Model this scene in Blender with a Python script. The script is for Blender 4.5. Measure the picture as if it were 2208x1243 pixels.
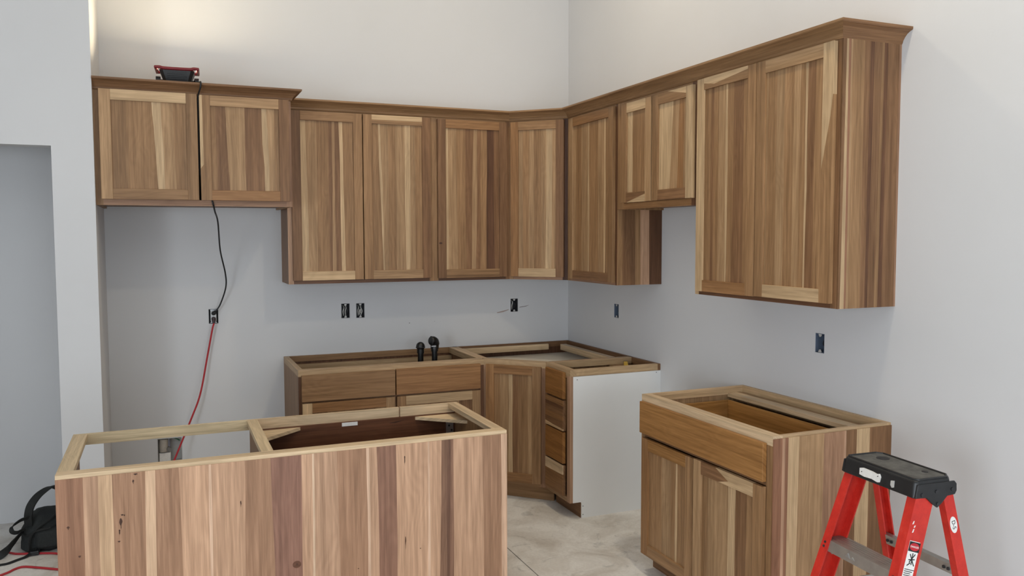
import bpy, bmesh, math, random
from mathutils import Vector, Matrix

scene = bpy.context.scene
for o in list(bpy.data.objects):
    bpy.data.objects.remove(o, do_unlink=True)
COL = scene.collection
RND = random.Random(7)

# ------------------------------------------------------------------ camera
CAM = Vector((-2.74569, -5.41444, 1.64890))
YAW, PITCH, ROLL, FPX = 0.4011, -0.0635, -0.0024, 1773.78
fw = Vector((math.sin(YAW) * math.cos(PITCH), math.cos(YAW) * math.cos(PITCH), math.sin(PITCH)))
r0 = Vector((math.cos(YAW), -math.sin(YAW), 0))
u0 = r0.cross(fw)
rr = r0 * math.cos(ROLL) + u0 * math.sin(ROLL)
uu = -r0 * math.sin(ROLL) + u0 * math.cos(ROLL)
cd = bpy.data.cameras.new('camera')
cd.sensor_fit = 'HORIZONTAL'
cd.sensor_width = 36.0
cd.lens = FPX / 2208 * 36.0
cd.clip_start = 0.02
cam = bpy.data.objects.new('camera', cd)
M = Matrix((rr, uu, -fw)).transposed().to_4x4()
M.translation = CAM
cam.matrix_world = M
COL.objects.link(cam)
scene.camera = cam

# ------------------------------------------------------------------ world, daylight, exposure
world = bpy.data.worlds.new('overcast')
world.use_nodes = True
scene.world = world
bg = world.node_tree.nodes['Background']
bg.inputs['Color'].default_value = (0.86, 0.93, 1.0, 1)
bg.inputs['Strength'].default_value = 0.25
vs = scene.view_settings
vs.view_transform = 'Standard'
vs.look = 'None'
vs.gamma = 1
vs.use_curve_mapping = False
vs.exposure = 0.1


def area(name, loc, target, sx, sy, power, color):
    l = bpy.data.lights.new(name, 'AREA')
    l.shape = 'RECTANGLE'
    l.size, l.size_y = sx, sy
    l.energy = power
    l.color = color
    o = bpy.data.objects.new(name, l)
    o.location = loc
    d = Vector(target) - Vector(loc)
    o.rotation_euler = d.to_track_quat('-Z', 'Y').to_euler()
    COL.objects.link(o)
    return o


# daylight coming in at the big openings behind the camera and in the far left wall
area('daylight_rear_window', (-1.4, -8.38, 1.25), (-1.4, 0, 1.25), 2.4, 2.1, 60, (0.87, 0.95, 1.03))
area('daylight_side_window', (-6.35, -7.2, 1.25), (0, -7.2, 1.25), 2.2, 2.1, 168, (0.87, 0.95, 1.03))


# ------------------------------------------------------------------ helpers
def lin(c):
    c = c / 255.0
    return c / 12.92 if c <= 0.04045 else ((c + 0.055) / 1.055) ** 2.4


def rgb(r, g, b):
    return (lin(r), lin(g), lin(b), 1.0)


def newmat(name):
    m = bpy.data.materials.new(name)
    m.use_nodes = True
    nt = m.node_tree
    return m, nt, nt.nodes, nt.links, nt.nodes['Principled BSDF']


def plain(name, col, rough=0.5, metal=0.0, spec=0.5, var=0.08, scale=40, bump=0.0):
    """procedural paint / plastic / metal: colour with a little noise in tone and gloss"""
    m, nt, N, L, B = newmat(name)
    tc = N.new('ShaderNodeTexCoord')
    no = N.new('ShaderNodeTexNoise')
    no.inputs['Scale'].default_value = scale
    no.inputs['Detail'].default_value = 5
    L.new(tc.outputs['Object'], no.inputs['Vector'])
    mr = N.new('ShaderNodeMapRange')
    mr.inputs['From Min'].default_value = 0.3
    mr.inputs['From Max'].default_value = 0.7
    mr.inputs['To Min'].default_value = 1 - var
    mr.inputs['To Max'].default_value = 1 + var
    L.new(no.outputs['Fac'], mr.inputs['Value'])
    mx = N.new('ShaderNodeVectorMath')
    mx.operation = 'SCALE'
    mx.inputs[0].default_value = col[:3]
    L.new(mr.outputs[0], mx.inputs['Scale'])
    L.new(mx.outputs[0], B.inputs['Base Color'])
    B.inputs['Roughness'].default_value = rough
    B.inputs['Metallic'].default_value = metal
    B.inputs['Specular IOR Level'].default_value = spec
    if bump:
        bp = N.new('ShaderNodeBump')
        bp.inputs['Strength'].default_value = bump
        bp.inputs['Distance'].default_value = 0.002
        L.new(no.outputs['Fac'], bp.inputs['Height'])
        L.new(bp.outputs[0], B.inputs['Normal'])
    return m


def make_wood():
    m, nt, N, L, B = newmat('hickory')
    uv = N.new('ShaderNodeUVMap')
    uv.uv_map = 'grain'
    oi = N.new('ShaderNodeObjectInfo')
    sc = N.new('ShaderNodeVectorMath')
    sc.operation = 'SCALE'
    cmb = N.new('ShaderNodeCombineXYZ')
    for k in range(3):
        L.new(oi.outputs['Random'], cmb.inputs[k])
    L.new(cmb.outputs[0], sc.inputs[0])
    sc.inputs['Scale'].default_value = 37.0
    add = N.new('ShaderNodeVectorMath')
    add.operation = 'ADD'
    L.new(uv.outputs[0], add.inputs[0])
    L.new(sc.outputs[0], add.inputs[1])

    def noise(su, sv, detail, dist=0.0, rough=0.55):
        mp = N.new('ShaderNodeVectorMath')
        mp.operation = 'MULTIPLY'
        mp.inputs[1].default_value = (su, sv, 1)
        L.new(add.outputs[0], mp.inputs[0])
        no = N.new('ShaderNodeTexNoise')
        no.inputs['Scale'].default_value = 1.0
        no.inputs['Detail'].default_value = detail
        no.inputs['Roughness'].default_value = rough
        no.inputs['Distortion'].default_value = dist
        L.new(mp.outputs[0], no.inputs['Vector'])
        return no

    def mrange(src, a, b, c, d):
        mr = N.new('ShaderNodeMapRange')
        mr.inputs['From Min'].default_value = a
        mr.inputs['From Max'].default_value = b
        mr.inputs['To Min'].default_value = c
        mr.inputs['To Max'].default_value = d
        L.new(src, mr.inputs['Value'])
        return mr.outputs[0]

    def math2(op, a, b):
        mt = N.new('ShaderNodeMath')
        mt.operation = op
        for k, s in ((0, a), (1, b)):
            if isinstance(s, (int, float)):
                mt.inputs[k].default_value = s
            else:
                L.new(s, mt.inputs[k])
        return mt.outputs[0]

    broad = noise(22, 1.1, 3, 0.3)
    streak = noise(85, 2.4, 5, 0.2)
    fine = noise(420, 9, 4)
    warp = noise(6, 1.6, 2, 0.6)
    # cathedral rings: sine of a warped across-grain coordinate
    sep = N.new('ShaderNodeSeparateXYZ')
    L.new(add.outputs[0], sep.inputs[0])
    ring = math2('SINE', math2('ADD', math2('MULTIPLY', sep.outputs[0], 210.0), math2('MULTIPLY', warp.outputs['Fac'], 60.0)), 0.0)
    f = math2('MULTIPLY', mrange(broad.outputs['Fac'], .3, .7, .88, 1.10), mrange(streak.outputs['Fac'], .3, .72, 1.12, .80))
    f = math2('MULTIPLY', f, mrange(fine.outputs['Fac'], .3, .7, .89, 1.09))
    f = math2('MULTIPLY', f, mrange(ring, -1, 1, .965, 1.03))
    # sparse dark mineral streaks
    f = math2('MULTIPLY', f, mrange(noise(48, 0.9, 4, .5).outputs['Fac'], .66, .76, 1.0, .74))
    col = N.new('ShaderNodeVectorMath')
    col.operation = 'SCALE'
    L.new(oi.outputs['Color'], col.inputs[0])
    L.new(f, col.inputs['Scale'])
    # darker grain is also redder
    gm = N.new('ShaderNodeGamma')
    L.new(col.outputs[0], gm.inputs[0])
    L.new(mrange(f, .7, 1.15, 1.10, .97), gm.inputs[1])
    L.new(gm.outputs[0], B.inputs['Base Color'])
    B.inputs['Roughness'].default_value = 0.47
    B.inputs['Specular IOR Level'].default_value = 0.35
    bp = N.new('ShaderNodeBump')
    bp.inputs['Strength'].default_value = 0.08
    bp.inputs['Distance'].default_value = 0.001
    L.new(fine.outputs['Fac'], bp.inputs['Height'])
    L.new(bp.outputs[0], B.inputs['Normal'])
    return m


def make_wall(name, col, scuff=0.04):
    m, nt, N, L, B = newmat(name)
    tc = N.new('ShaderNodeTexCoord')
    n1 = N.new('ShaderNodeTexNoise')
    n1.inputs['Scale'].default_value = 0.9
    n1.inputs['Detail'].default_value = 4
    n2 = N.new('ShaderNodeTexNoise')
    n2.inputs['Scale'].default_value = 110
    n2.inputs['Detail'].default_value = 3
    L.new(tc.outputs['Object'], n1.inputs['Vector'])
    L.new(tc.outputs['Object'], n2.inputs['Vector'])
    mr = N.new('ShaderNodeMapRange')
    mr.inputs['From Min'].default_value = .3
    mr.inputs['From Max'].default_value = .7
    mr.inputs['To Min'].default_value = 1 - scuff
    mr.inputs['To Max'].default_value = 1 + scuff * .5
    L.new(n1.outputs['Fac'], mr.inputs['Value'])
    sc = N.new('ShaderNodeVectorMath')
    sc.operation = 'SCALE'
    sc.inputs[0].default_value = col[:3]
    L.new(mr.outputs[0], sc.inputs['Scale'])
    L.new(sc.outputs[0], B.inputs['Base Color'])
    B.inputs['Roughness'].default_value = 0.85
    B.inputs['Specular IOR Level'].default_value = 0.2
    bp = N.new('ShaderNodeBump')
    bp.inputs['Strength'].default_value = 0.06
    bp.inputs['Distance'].default_value = 0.002
    L.new(n2.outputs['Fac'], bp.inputs['Height'])
    L.new(bp.outputs[0], B.inputs['Normal'])
    return m


def make_concrete():
    m, nt, N, L, B = newmat('concrete')
    tc = N.new('ShaderNodeTexCoord')

    def noise(s, d, dist=0.0, rough=.6):
        n = N.new('ShaderNodeTexNoise')
        n.inputs['Scale'].default_value = s
        n.inputs['Detail'].default_value = d
        n.inputs['Distortion'].default_value = dist
        n.inputs['Roughness'].default_value = rough
        L.new(tc.outputs['Object'], n.inputs['Vector'])
        return n.outputs['Fac']

    cr = N.new('ShaderNodeValToRGB')
    cr.color_ramp.elements[0].position = .32
    cr.color_ramp.elements[0].color = rgb(196, 188, 178)
    cr.color_ramp.elements[1].position = .62
    cr.color_ramp.elements[1].color = rgb(234, 231, 226)
    L.new(noise(3.2, 8, .8), cr.inputs[0])
    st = N.new('ShaderNodeMapRange')
    st.inputs['From Min'].default_value = .56
    st.inputs['From Max'].default_value = .74
    st.inputs['To Min'].default_value = 1.0
    st.inputs['To Max'].default_value = .62
    L.new(noise(9, 7, 1.2, .7), st.inputs['Value'])
    fi = N.new('ShaderNodeMapRange')
    fi.inputs['From Min'].default_value = .3
    fi.inputs['From Max'].default_value = .7
    fi.inputs['To Min'].default_value = .93
    fi.inputs['To Max'].default_value = 1.05
    L.new(noise(70, 6), fi.inputs['Value'])
    mu = N.new('ShaderNodeMath')
    mu.operation = 'MULTIPLY'
    L.new(st.outputs[0], mu.inputs[0])
    L.new(fi.outputs[0], mu.inputs[1])
    sc = N.new('ShaderNodeVectorMath')
    sc.operation = 'SCALE'
    L.new(cr.outputs[0], sc.inputs[0])
    L.new(mu.outputs[0], sc.inputs['Scale'])
    L.new(sc.outputs[0], B.inputs['Base Color'])
    B.inputs['Roughness'].default_value = 0.75
    B.inputs['Specular IOR Level'].default_value = .3
    return m


WOOD = make_wood()
WALL = make_wall('wall_paint', rgb(212, 212, 213))
CEIL = make_wall('ceiling_paint', rgb(236, 236, 234))
CONC = make_concrete()
JOINT = plain('joint_dirt', rgb(110, 102, 94), .9)
MELAMINE = plain('white_melamine', rgb(236, 237, 236), .4, var=.015, scale=3)
MDF = plain('raw_board', rgb(226, 196, 148), .75, spec=.2, var=.06, scale=60)
BLACK = plain('black_plastic', rgb(26, 27, 29), .42, var=.25, scale=30)
BLACKR = plain('black_pipe', rgb(20, 20, 20), .35, var=.15)
RUBBER = plain('black_cord', rgb(16, 16, 18), .5)
REDCORD = plain('red_cord', rgb(176, 40, 48), .45)
REDFG = None
ALU = plain('aluminium', rgb(168, 164, 158), .42, metal=.75, var=.12, scale=25)
STEEL = plain('zinc_steel', rgb(180, 182, 184), .38, metal=.8)
WHITE = plain('white_label', rgb(232, 230, 226), .6, var=.05, scale=90)
LABELRED = plain('label_red', rgb(190, 30, 44), .5)
INK = plain('ink', rgb(24, 22, 24), .6)
BOXDARK = plain('box_dark', rgb(58, 60, 64), .55)
BOXBLUE = plain('box_blue', rgb(92, 104, 122), .5)
RECEPT = plain('receptacle', rgb(205, 206, 206), .4)
GREY = plain('grey_plastic', rgb(188, 186, 182), .5)
PACK = plain('pack_cloth', rgb(34, 37, 37), .85, var=.25, scale=120, bump=.3)
PACKR = plain('pack_trim', rgb(24, 26, 26), .7, var=.2, scale=60)
YELLOW = plain('yellow_tool', rgb(222, 178, 36), .45)
REDPL = plain('red_plastic', rgb(120, 26, 34), .4)
DARKHOLE = plain('dark_metal', rgb(40, 40, 42), .6)
VINYL = plain('window_vinyl', rgb(235, 235, 232), .4)


def make_glass():
    m, nt, N, L, B = newmat('pane_glass')
    tr = N.new('ShaderNodeBsdfTransparent')
    gl = N.new('ShaderNodeBsdfGlossy')
    gl.inputs['Roughness'].default_value = .02
    mx = N.new('ShaderNodeMixShader')
    mx.inputs[0].default_value = .08
    L.new(tr.outputs[0], mx.inputs[1])
    L.new(gl.outputs[0], mx.inputs[2])
    L.new(mx.outputs[0], N['Material Output'].inputs[0])
    return m


def make_redfg():
    m, nt, N, L, B = newmat('red_fiberglass')
    tc = N.new('ShaderNodeTexCoord')
    n = N.new('ShaderNodeTexNoise')
    n.inputs['Scale'].default_value = 22
    n.inputs['Detail'].default_value = 8
    n.inputs['Roughness'].default_value = .7
    L.new(tc.outputs['Object'], n.inputs['Vector'])
    cr = N.new('ShaderNodeValToRGB')
    e = cr.color_ramp.elements
    e[0].position, e[0].color = .35, rgb(186, 34, 24)
    e[1].position, e[1].color = .60, rgb(206, 46, 32)
    k = cr.color_ramp.elements.new(.68)
    k.color = rgb(204, 62, 50)
    k = cr.color_ramp.elements.new(.74)
    k.color = rgb(196, 120, 116)
    L.new(n.outputs['Fac'], cr.inputs[0])
    L.new(cr.outputs[0], B.inputs['Base Color'])
    B.inputs['Roughness'].default_value = .5
    return m


def make_emit(name, col, s):
    m, nt, N, L, B = newmat(name)
    B.inputs['Base Color'].default_value = (*col, 1)
    B.inputs['Emission Color'].default_value = (*col, 1)
    B.inputs['Emission Strength'].default_value = s
    return m


REDFG = make_redfg()
GLASS = make_glass()

TONE = dict(S=(232, 197, 153), L=(198, 159, 117), M=(180, 139, 98), D=(156, 115, 80), B=(124, 86, 60),
            R=(178, 128, 98), P=(220, 176, 142), Q=(192, 148, 116), E=(252, 221, 180), K=(92, 60, 42), H=(180, 133, 88))


def tone(t, jit=5):
    c = TONE[t] if isinstance(t, str) else t
    k = 1 + RND.uniform(-jit, jit) / 100
    g = .665
    return (lin(min(255, c[0] * k)) * g, lin(min(255, c[1] * k)) * g, lin(min(255, c[2] * k)) * g, 1)


class MB:
    def __init__(s):
        s.v, s.f, s.uv = [], [], None

    def add(s, vs, fs):
        b = len(s.v)
        s.v += [tuple(p) for p in vs]
        s.f += [tuple(b + i for i in f) for f in fs]
        return s

    def box(s, x0, x1, y0, y1, z0, z1):
        return s.add([(x0, y0, z0), (x1, y0, z0), (x1, y1, z0), (x0, y1, z0), (x0, y0, z1), (x1, y0, z1), (x1, y1, z1), (x0, y1, z1)],
                     [(0, 3, 2, 1), (4, 5, 6, 7), (0, 1, 5, 4), (1, 2, 6, 5), (2, 3, 7, 6), (3, 0, 4, 7)])

    def prism(s, poly, lo, hi, ax='y'):
        """polygon extruded along an axis; poly in the two other axes (in xyz order)"""
        n = len(poly)

        def P(a, b, c):
            return {'x': (c, a, b), 'y': (a, c, b), 'z': (a, b, c)}[ax]
        vs = [P(a, b, lo) for a, b in poly] + [P(a, b, hi) for a, b in poly]
        fs = [tuple(range(n)), tuple(range(2 * n - 1, n - 1, -1))] + [(i, i + n, (i + 1) % n + n, (i + 1) % n) for i in range(n)]
        return s.add(vs, fs)

    def loft(s, rings, closed_ends=True):
        n = len(rings[0])
        vs = [p for r in rings for p in r]
        fs = []
        for k in range(len(rings) - 1):
            for i in range(n):
                j = (i + 1) % n
                fs.append((k * n + i, k * n + j, (k + 1) * n + j, (k + 1) * n + i))
        if closed_ends:
            fs.append(tuple(range(n - 1, -1, -1)))
            b = (len(rings) - 1) * n
            fs.append(tuple(b + i for i in range(n)))
        return s.add(vs, fs)

    def tube(s, pts, r, seg=10, flat=None):
        """swept tube; flat=(w,t) sweeps a ribbon instead"""
        pts = [Vector(p) for p in pts]
        rings = []
        up = Vector((0, 0, 1))
        prev = None
        for i, p in enumerate(pts):
            t = (pts[min(i + 1, len(pts) - 1)] - pts[max(i - 1, 0)]).normalized()
            if prev is None:
                a = t.cross(up)
                if a.length < 1e-3:
                    a = t.cross(Vector((1, 0, 0)))
            else:
                a = prev - t * prev.dot(t)
            a.normalize()
            prev = a
            b = t.cross(a)
            if flat:
                w, th = flat
                rings.append([p + a * w / 2 + b * th / 2, p - a * w / 2 + b * th / 2, p - a * w / 2 - b * th / 2, p + a * w / 2 - b * th / 2])
            else:
                rk = r[i] if isinstance(r, (list, tuple)) else r
                rings.append([p + (a * math.cos(q) + b * math.sin(q)) * rk for q in [2 * math.pi * k / seg for k in range(seg)]])
        return s.loft(rings)

    def cyl(s, p0, p1, r, seg=16):
        return s.tube([p0, p1], r, seg)

    def ball(s, c, rx, ry, rz, seg=16, rg=9):
        rings = []
        for k in range(rg + 1):
            a = -math.pi / 2 + math.pi * (k + .02) / (rg + .04)
            rings.append([(c[0] + rx * math.cos(a) * math.cos(q), c[1] + ry * math.cos(a) * math.sin(q), c[2] + rz * math.sin(a))
                          for q in [2 * math.pi * i / seg for i in range(seg)]])
        return s.loft(rings)

    def build(s, name, mat, parent=None, col=None, grain='z', smooth=False, bevel=0, loc=None, rotz=None):
        me = bpy.data.meshes.new(name)
        me.from_pydata(s.v, [], s.f)
        bm = bmesh.new()
        bm.from_mesh(me)
        bmesh.ops.recalc_face_normals(bm, faces=bm.faces)
        ul = bm.loops.layers.uv.new('grain')
        for f in bm.faces:
            for l in f.loops:
                x, y, z = l.vert.co
                if s.uv:
                    l[ul].uv = s.uv[l.vert.index]
                elif grain == 'z':
                    l[ul].uv = (x + y, z)
                elif grain == 'x':
                    l[ul].uv = (z + y, x)
                else:
                    l[ul].uv = (x + z, y)
        if smooth:
            for f in bm.faces:
                f.smooth = True
            for e in bm.edges:
                if len(e.link_faces) == 2 and e.calc_face_angle(0) > math.radians(40):
                    e.smooth = False
        bm.to_mesh(me)
        bm.free()
        me.materials.append(mat)
        o = bpy.data.objects.new(name, me)
        COL.objects.link(o)
        if parent:
            o.parent = parent
        if col:
            o.color = col
        if bevel:
            md = o.modifiers.new('bevel', 'BEVEL')
            md.width = bevel
            md.segments = 2
            md.limit_method = 'ANGLE'
        if loc:
            o.location = loc
        if rotz is not None:
            o.rotation_euler = (0, 0, rotz)
        return o


def thing(name, label, cat, loc=(0, 0, 0), rotz=0, group=None):
    o = bpy.data.objects.new(name, None)
    o.empty_display_size = .1
    COL.objects.link(o)
    o.location = loc
    o.rotation_euler = (0, 0, rotz)
    return tag(o, label, cat, group)


def tag(o, label, cat, group=None):
    o['label'] = label
    o['category'] = cat
    if group:
        o['group'] = group
    return o


def struct(o, label=None):
    o['kind'] = 'structure'
    if label:
        o['label'] = label
    return o


def wood(mb, name, parent, t, grain='z', bevel=0, jit=5):
    if name == 'board':
        t = TONE[t] if isinstance(t, str) else t
        t = tuple(min(255, v * 1.03) for v in t)
    return mb.build(name, WOOD, parent, tone(t, jit), grain, bevel=bevel)


def smooth_path(pts, n=8):
    """Catmull-Rom through points"""
    P = [Vector(p) for p in pts]
    P = [P[0] * 2 - P[1]] + P + [P[-1] * 2 - P[-2]]
    out = []
    for i in range(1, len(P) - 2):
        a, b, c, d = P[i - 1:i + 3]
        for k in range(n):
            t = k / n
            out.append(.5 * ((2 * b) + (c - a) * t + (2 * a - 5 * b + 4 * c - d) * t * t + (3 * b - a - 3 * c + d) * t ** 3))
    out.append(P[-2])
    return out


def text_mesh(name, body, size, mat, parent, matrix, extrude=.0003):
    cu = bpy.data.curves.new(name, 'FONT')
    cu.body = body
    cu.size = size
    cu.extrude = extrude
    cu.align_x = 'CENTER'
    cu.align_y = 'CENTER'
    o = bpy.data.objects.new(name, cu)
    COL.objects.link(o)
    dg = bpy.context.evaluated_depsgraph_get()
    me = bpy.data.meshes.new_from_object(o.evaluated_get(dg))
    bpy.data.objects.remove(o, do_unlink=True)
    n = bpy.data.objects.new(name, me)
    me.materials.clear()
    me.materials.append(mat)
    COL.objects.link(n)
    n.parent = parent
    n.matrix_local = matrix
    return n


# ------------------------------------------------------------------ dimensions of the room and the runs (metres)
ZC = 4.0                       # ceiling
XP0, XP1, YP = -3.25, -3.058, -0.66   # partition stub: left edge, alcove side, front face
XL, YR = -6.4, -8.5
BD, BH = 0.61, 0.876           # base depth, height
UD = 0.305                     # wall cabinet depth
ZU, ZT = 1.357, 2.425          # wall cabinets bottom, top
XS = -2.047                    # left end of the runs on the back wall
YB = -1.2312                   # near end of the corner run on the right wall
Y0, Y1 = -2.0006, -2.9392      # the last cabinets on the right wall
DC, DU = 0.903, 0.5957         # corner cabinets, base and wall


# ------------------------------------------------------------------ room
def wall_holes(name, mat, ax, plane, u0, u1, v0, v1, holes, depth=.014, out=1):
    """wall face in the plane ax=plane with rectangular openings and their reveals"""
    us = sorted({u0, u1} | {h[0] for h in holes} | {h[1] for h in holes})
    vs_ = sorted({v0, v1} | {h[2] for h in holes} | {h[3] for h in holes})
    mb = MB()

    def P(u, v, d=0):
        return (u, plane + d * out, v) if ax == 'y' else (plane + d * out, u, v)
    for i in range(len(us) - 1):
        for j in range(len(vs_) - 1):
            cu, cv = (us[i] + us[i + 1]) / 2, (vs_[j] + vs_[j + 1]) / 2
            if any(h[0] < cu < h[1] and h[2] < cv < h[3] for h in holes):
                continue
            a, b, c, d = us[i], us[i + 1], vs_[j], vs_[j + 1]
            mb.add([P(a, c), P(b, c), P(b, d), P(a, d)], [(0, 1, 2, 3)])
    for a, b, c, d in holes:
        mb.add([P(a, c), P(b, c), P(b, d), P(a, d), P(a, c, depth), P(b, c, depth), P(b, d, depth), P(a, d, depth)],
               [(0, 1, 5, 4), (1, 2, 6, 5), (2, 3, 7, 6), (3, 0, 4, 7)])
    # back of the wall
    t = .16
    a, b, c, d = u0, u1, v0, v1
    mb.add([P(a, c, t), P(b, c, t), P(b, d, t), P(a, d, t)], [(0, 1, 2, 3)])
    mb.add([P(a, c), P(b, c), P(b, d), P(a, d), P(a, c, t), P(b, c, t), P(b, d, t), P(a, d, t)],
           [(0, 1, 5, 4), (1, 2, 6, 5), (2, 3, 7, 6), (3, 0, 4, 7)])
    me = bpy.data.meshes.new(name)
    me.from_pydata(mb.v, [], mb.f)
    me.materials.append(mat)
    o = bpy.data.objects.new(name, me)
    COL.objects.link(o)
    return struct(o)


OUT_B = [(-1.672, -1.617, 1.108, 1.204), (-1.573, -1.518, 1.106, 1.203), (-0.461, -0.404, 1.104, 1.198)]
OUT_F = (-2.494, -2.438, 1.108, 1.198)
OUT_V = (-2.807, -2.668, 0.257, 0.412)
OUT_R = [(-0.733, -0.674, 1.106, 1.198), (-2.560, -2.503, 1.112, 1.201)]
wall_holes('wall_back', WALL, 'y', 0.0, XL, 0.0, 0, ZC, OUT_B + [OUT_F, OUT_V])
wall_holes('wall_right', WALL, 'x', 0.0, YR, 0.0, 0, ZC, OUT_R)

fl = struct(MB().box(XL, 0, YR, 0, -.12, -.010).build('floor', JOINT))
XJ = -1.11
for a, b in ((XL, XJ - .0025), (XJ + .0025, 0)):
    MB().box(a, b, YR, 0, -.010, 0).build('slab', CONC, fl)
ceil = struct(MB().box(XL, 0, YR, 0, ZC, ZC + .12).build('ceiling', CEIL))
# two warm fill lamps in housings, added out of view to brighten upper walls
for dx, dy, dw in ((-1.0, -1.4, 14), (-0.9, -3.4, 18)):
    q8 = [2 * math.pi * k / 24 for k in range(24)]
    dl = MB().loft([[(dx + .11 * math.cos(q), dy + .11 * math.sin(q), ZC - .012) for q in q8], [(dx + .12 * math.cos(q), dy + .12 * math.sin(q), ZC) for q in q8]]).build('added_fill_housing', VINYL, ceil)
    ld = bpy.data.lights.new('added_fill_lamp', 'AREA')
    ld.shape = 'DISK'
    ld.size = .2
    ld.energy = dw
    ld.color = (1.0, .86, .64)
    lo = bpy.data.objects.new('added_fill_lamp', ld)
    lo.location = (dx, dy, ZC - .016)
    lo.parent = dl
    COL.objects.link(lo)
# stub wall between the refrigerator bay and the doorway, and the wall over and past the doorway
mb = MB().box(XP0, XP1, YP, 0, 0, ZC)
struct(mb.build('wall_partition', WALL))
struct(MB().box(-4.15, XP0, YP, YP + .12, 2.108, ZC).build('wall_header', WALL))
struct(MB().box(XL, -4.15, YP, YP + .12, 0, ZC).build('wall_hall', WALL))
for poly, cc in (([(-.565, 1.099), (-.52, 1.104), (-.475, 1.119), (-.475, 1.123), (-.53, 1.112), (-.567, 1.104)], rgb(168, 150, 140)), ([(-.392, 1.132), (-.34, 1.139), (-.312, 1.149), (-.345, 1.1425), (-.392, 1.136)], rgb(120, 112, 106)),
                 ([(-1.213, 1.054), (-1.207, 1.053), (-1.206, 1.058), (-1.212, 1.059)], rgb(110, 106, 102)), ([(-1.033, 1.059), (-1.029, 1.059), (-1.030, 1.063)], rgb(110, 106, 102))):
    MB().prism(poly, -.0004, .0002, 'y').build('scuff_mark', plain('scuff', cc, .9), bpy.data.objects['wall_back'])
# left and rear walls with their windows
WR = (-2.7, -0.1, 0.12, 2.38)
WL = (-8.4, -6.0, 0.12, 2.38)
wall_holes('wall_rear', WALL, 'y', YR, XL, 0, 0, ZC, [WR], depth=.16, out=-1)
wall_holes('wall_left', WALL, 'x', XL, YR, 0, 0, ZC, [WL], depth=.16, out=-1)


# the sheet behind each of those two walls has the same opening, so rebuild it open
for nm, h, ax, pl in (('wall_rear', WR, 'y', YR), ('wall_left', WL, 'x', XL)):
    me = bpy.data.objects[nm].data
    bm = bmesh.new()
    bm.from_mesh(me)
    kill = [f for f in bm.faces if (abs(f.calc_center_median()[1 if ax == 'y' else 0] - (pl - .16)) < 1e-4)]
    bmesh.ops.delete(bm, geom=kill, context='FACES')
    bm.to_mesh(me)
    bm.free()


def window(name, h, ax, pl):
    a, b, c, d = h
    n = 3
    fr = MB()
    t = .06

    def bx(m, u0, u1, v0, v1, d0, d1):
        if ax == 'y':
            m.box(u0, u1, pl - d1, pl - d0, v0, v1)
        else:
            m.box(pl - d1, pl - d0, u0, u1, v0, v1)
        return m
    bx(fr, a, b, c, c + t, .08, .14)
    bx(fr, a, b, d - t, d, .08, .14)
    for k in range(n + 1):
        x = a + (b - a - t) * k / n
        bx(fr, x, x + t, c + t, d - t, .08, .14)
    w = struct(fr.build(name, VINYL))
    for k in range(n):
        x0 = a + (b - a - t) * k / n + t
        x1 = a + (b - a - t) * (k + 1) / n
        bx(MB(), x0, x1, c + t, d - t, .105, .111).build('pane', GLASS, w)


window('window_1', WR, 'y', YR)
window('window_2', WL, 'x', XL)


# ------------------------------------------------------------------ cabinet making
def wavy(i, seed, amp):
    """slow sideways wander of the joint between two strips, shared by both of them"""
    r = random.Random(seed * 131 + i * 17)
    a, b = r.uniform(.5, 1.3), r.uniform(1.6, 3.2)
    p, q = r.uniform(0, 6.3), r.uniform(0, 6.3)
    return lambda t: amp * (.7 * math.sin(2 * math.pi * a * t + p) + .3 * math.sin(2 * math.pi * b * t + q))


STAVE_SEED = [0]


def stave_polys(spec, amp, n=7):
    """outlines (fractions across, fractions up) of the strips of one panel"""
    STAVE_SEED[0] += 1
    sd = STAVE_SEED[0]
    edges = [[(b + (a - b) * k / n + (wavy(i, sd, amp)(k / n) if i else 0), k / n) for k in range(n + 1)] for i, (a, b, t) in enumerate(spec)]
    edges.append([(1, k / n) for k in range(n + 1)])
    return [edges[i] + edges[i + 1][::-1] for i in range(len(spec))]


def staves(parent, x0, x1, z0, z1, yf, yb, spec, name='stave', horizontal=False, amp=.008):
    """glued-up strips of a panel; spec = (top start, bottom start, tone) fractions"""
    w, h = x1 - x0, z1 - z0
    gaps = [spec[i + 1][0] - spec[i][0] for i in range(len(spec) - 1)]
    for (a, b, t), poly in zip(spec, stave_polys(spec, min(amp, .3 * min(gaps)))):
        dy = RND.uniform(0, .0003)
        if horizontal:
            pts = [(x0 + (1 - v) * w, z0 + u * h) for u, v in poly]
        else:
            pts = [(x0 + u * w, z0 + v * h) for u, v in poly]
        wood(MB().prism(pts, yf + dy, yb, 'y'), name, parent, t, 'x' if horizontal else 'z', jit=4)


SW = .055     # stile and rail width


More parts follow.
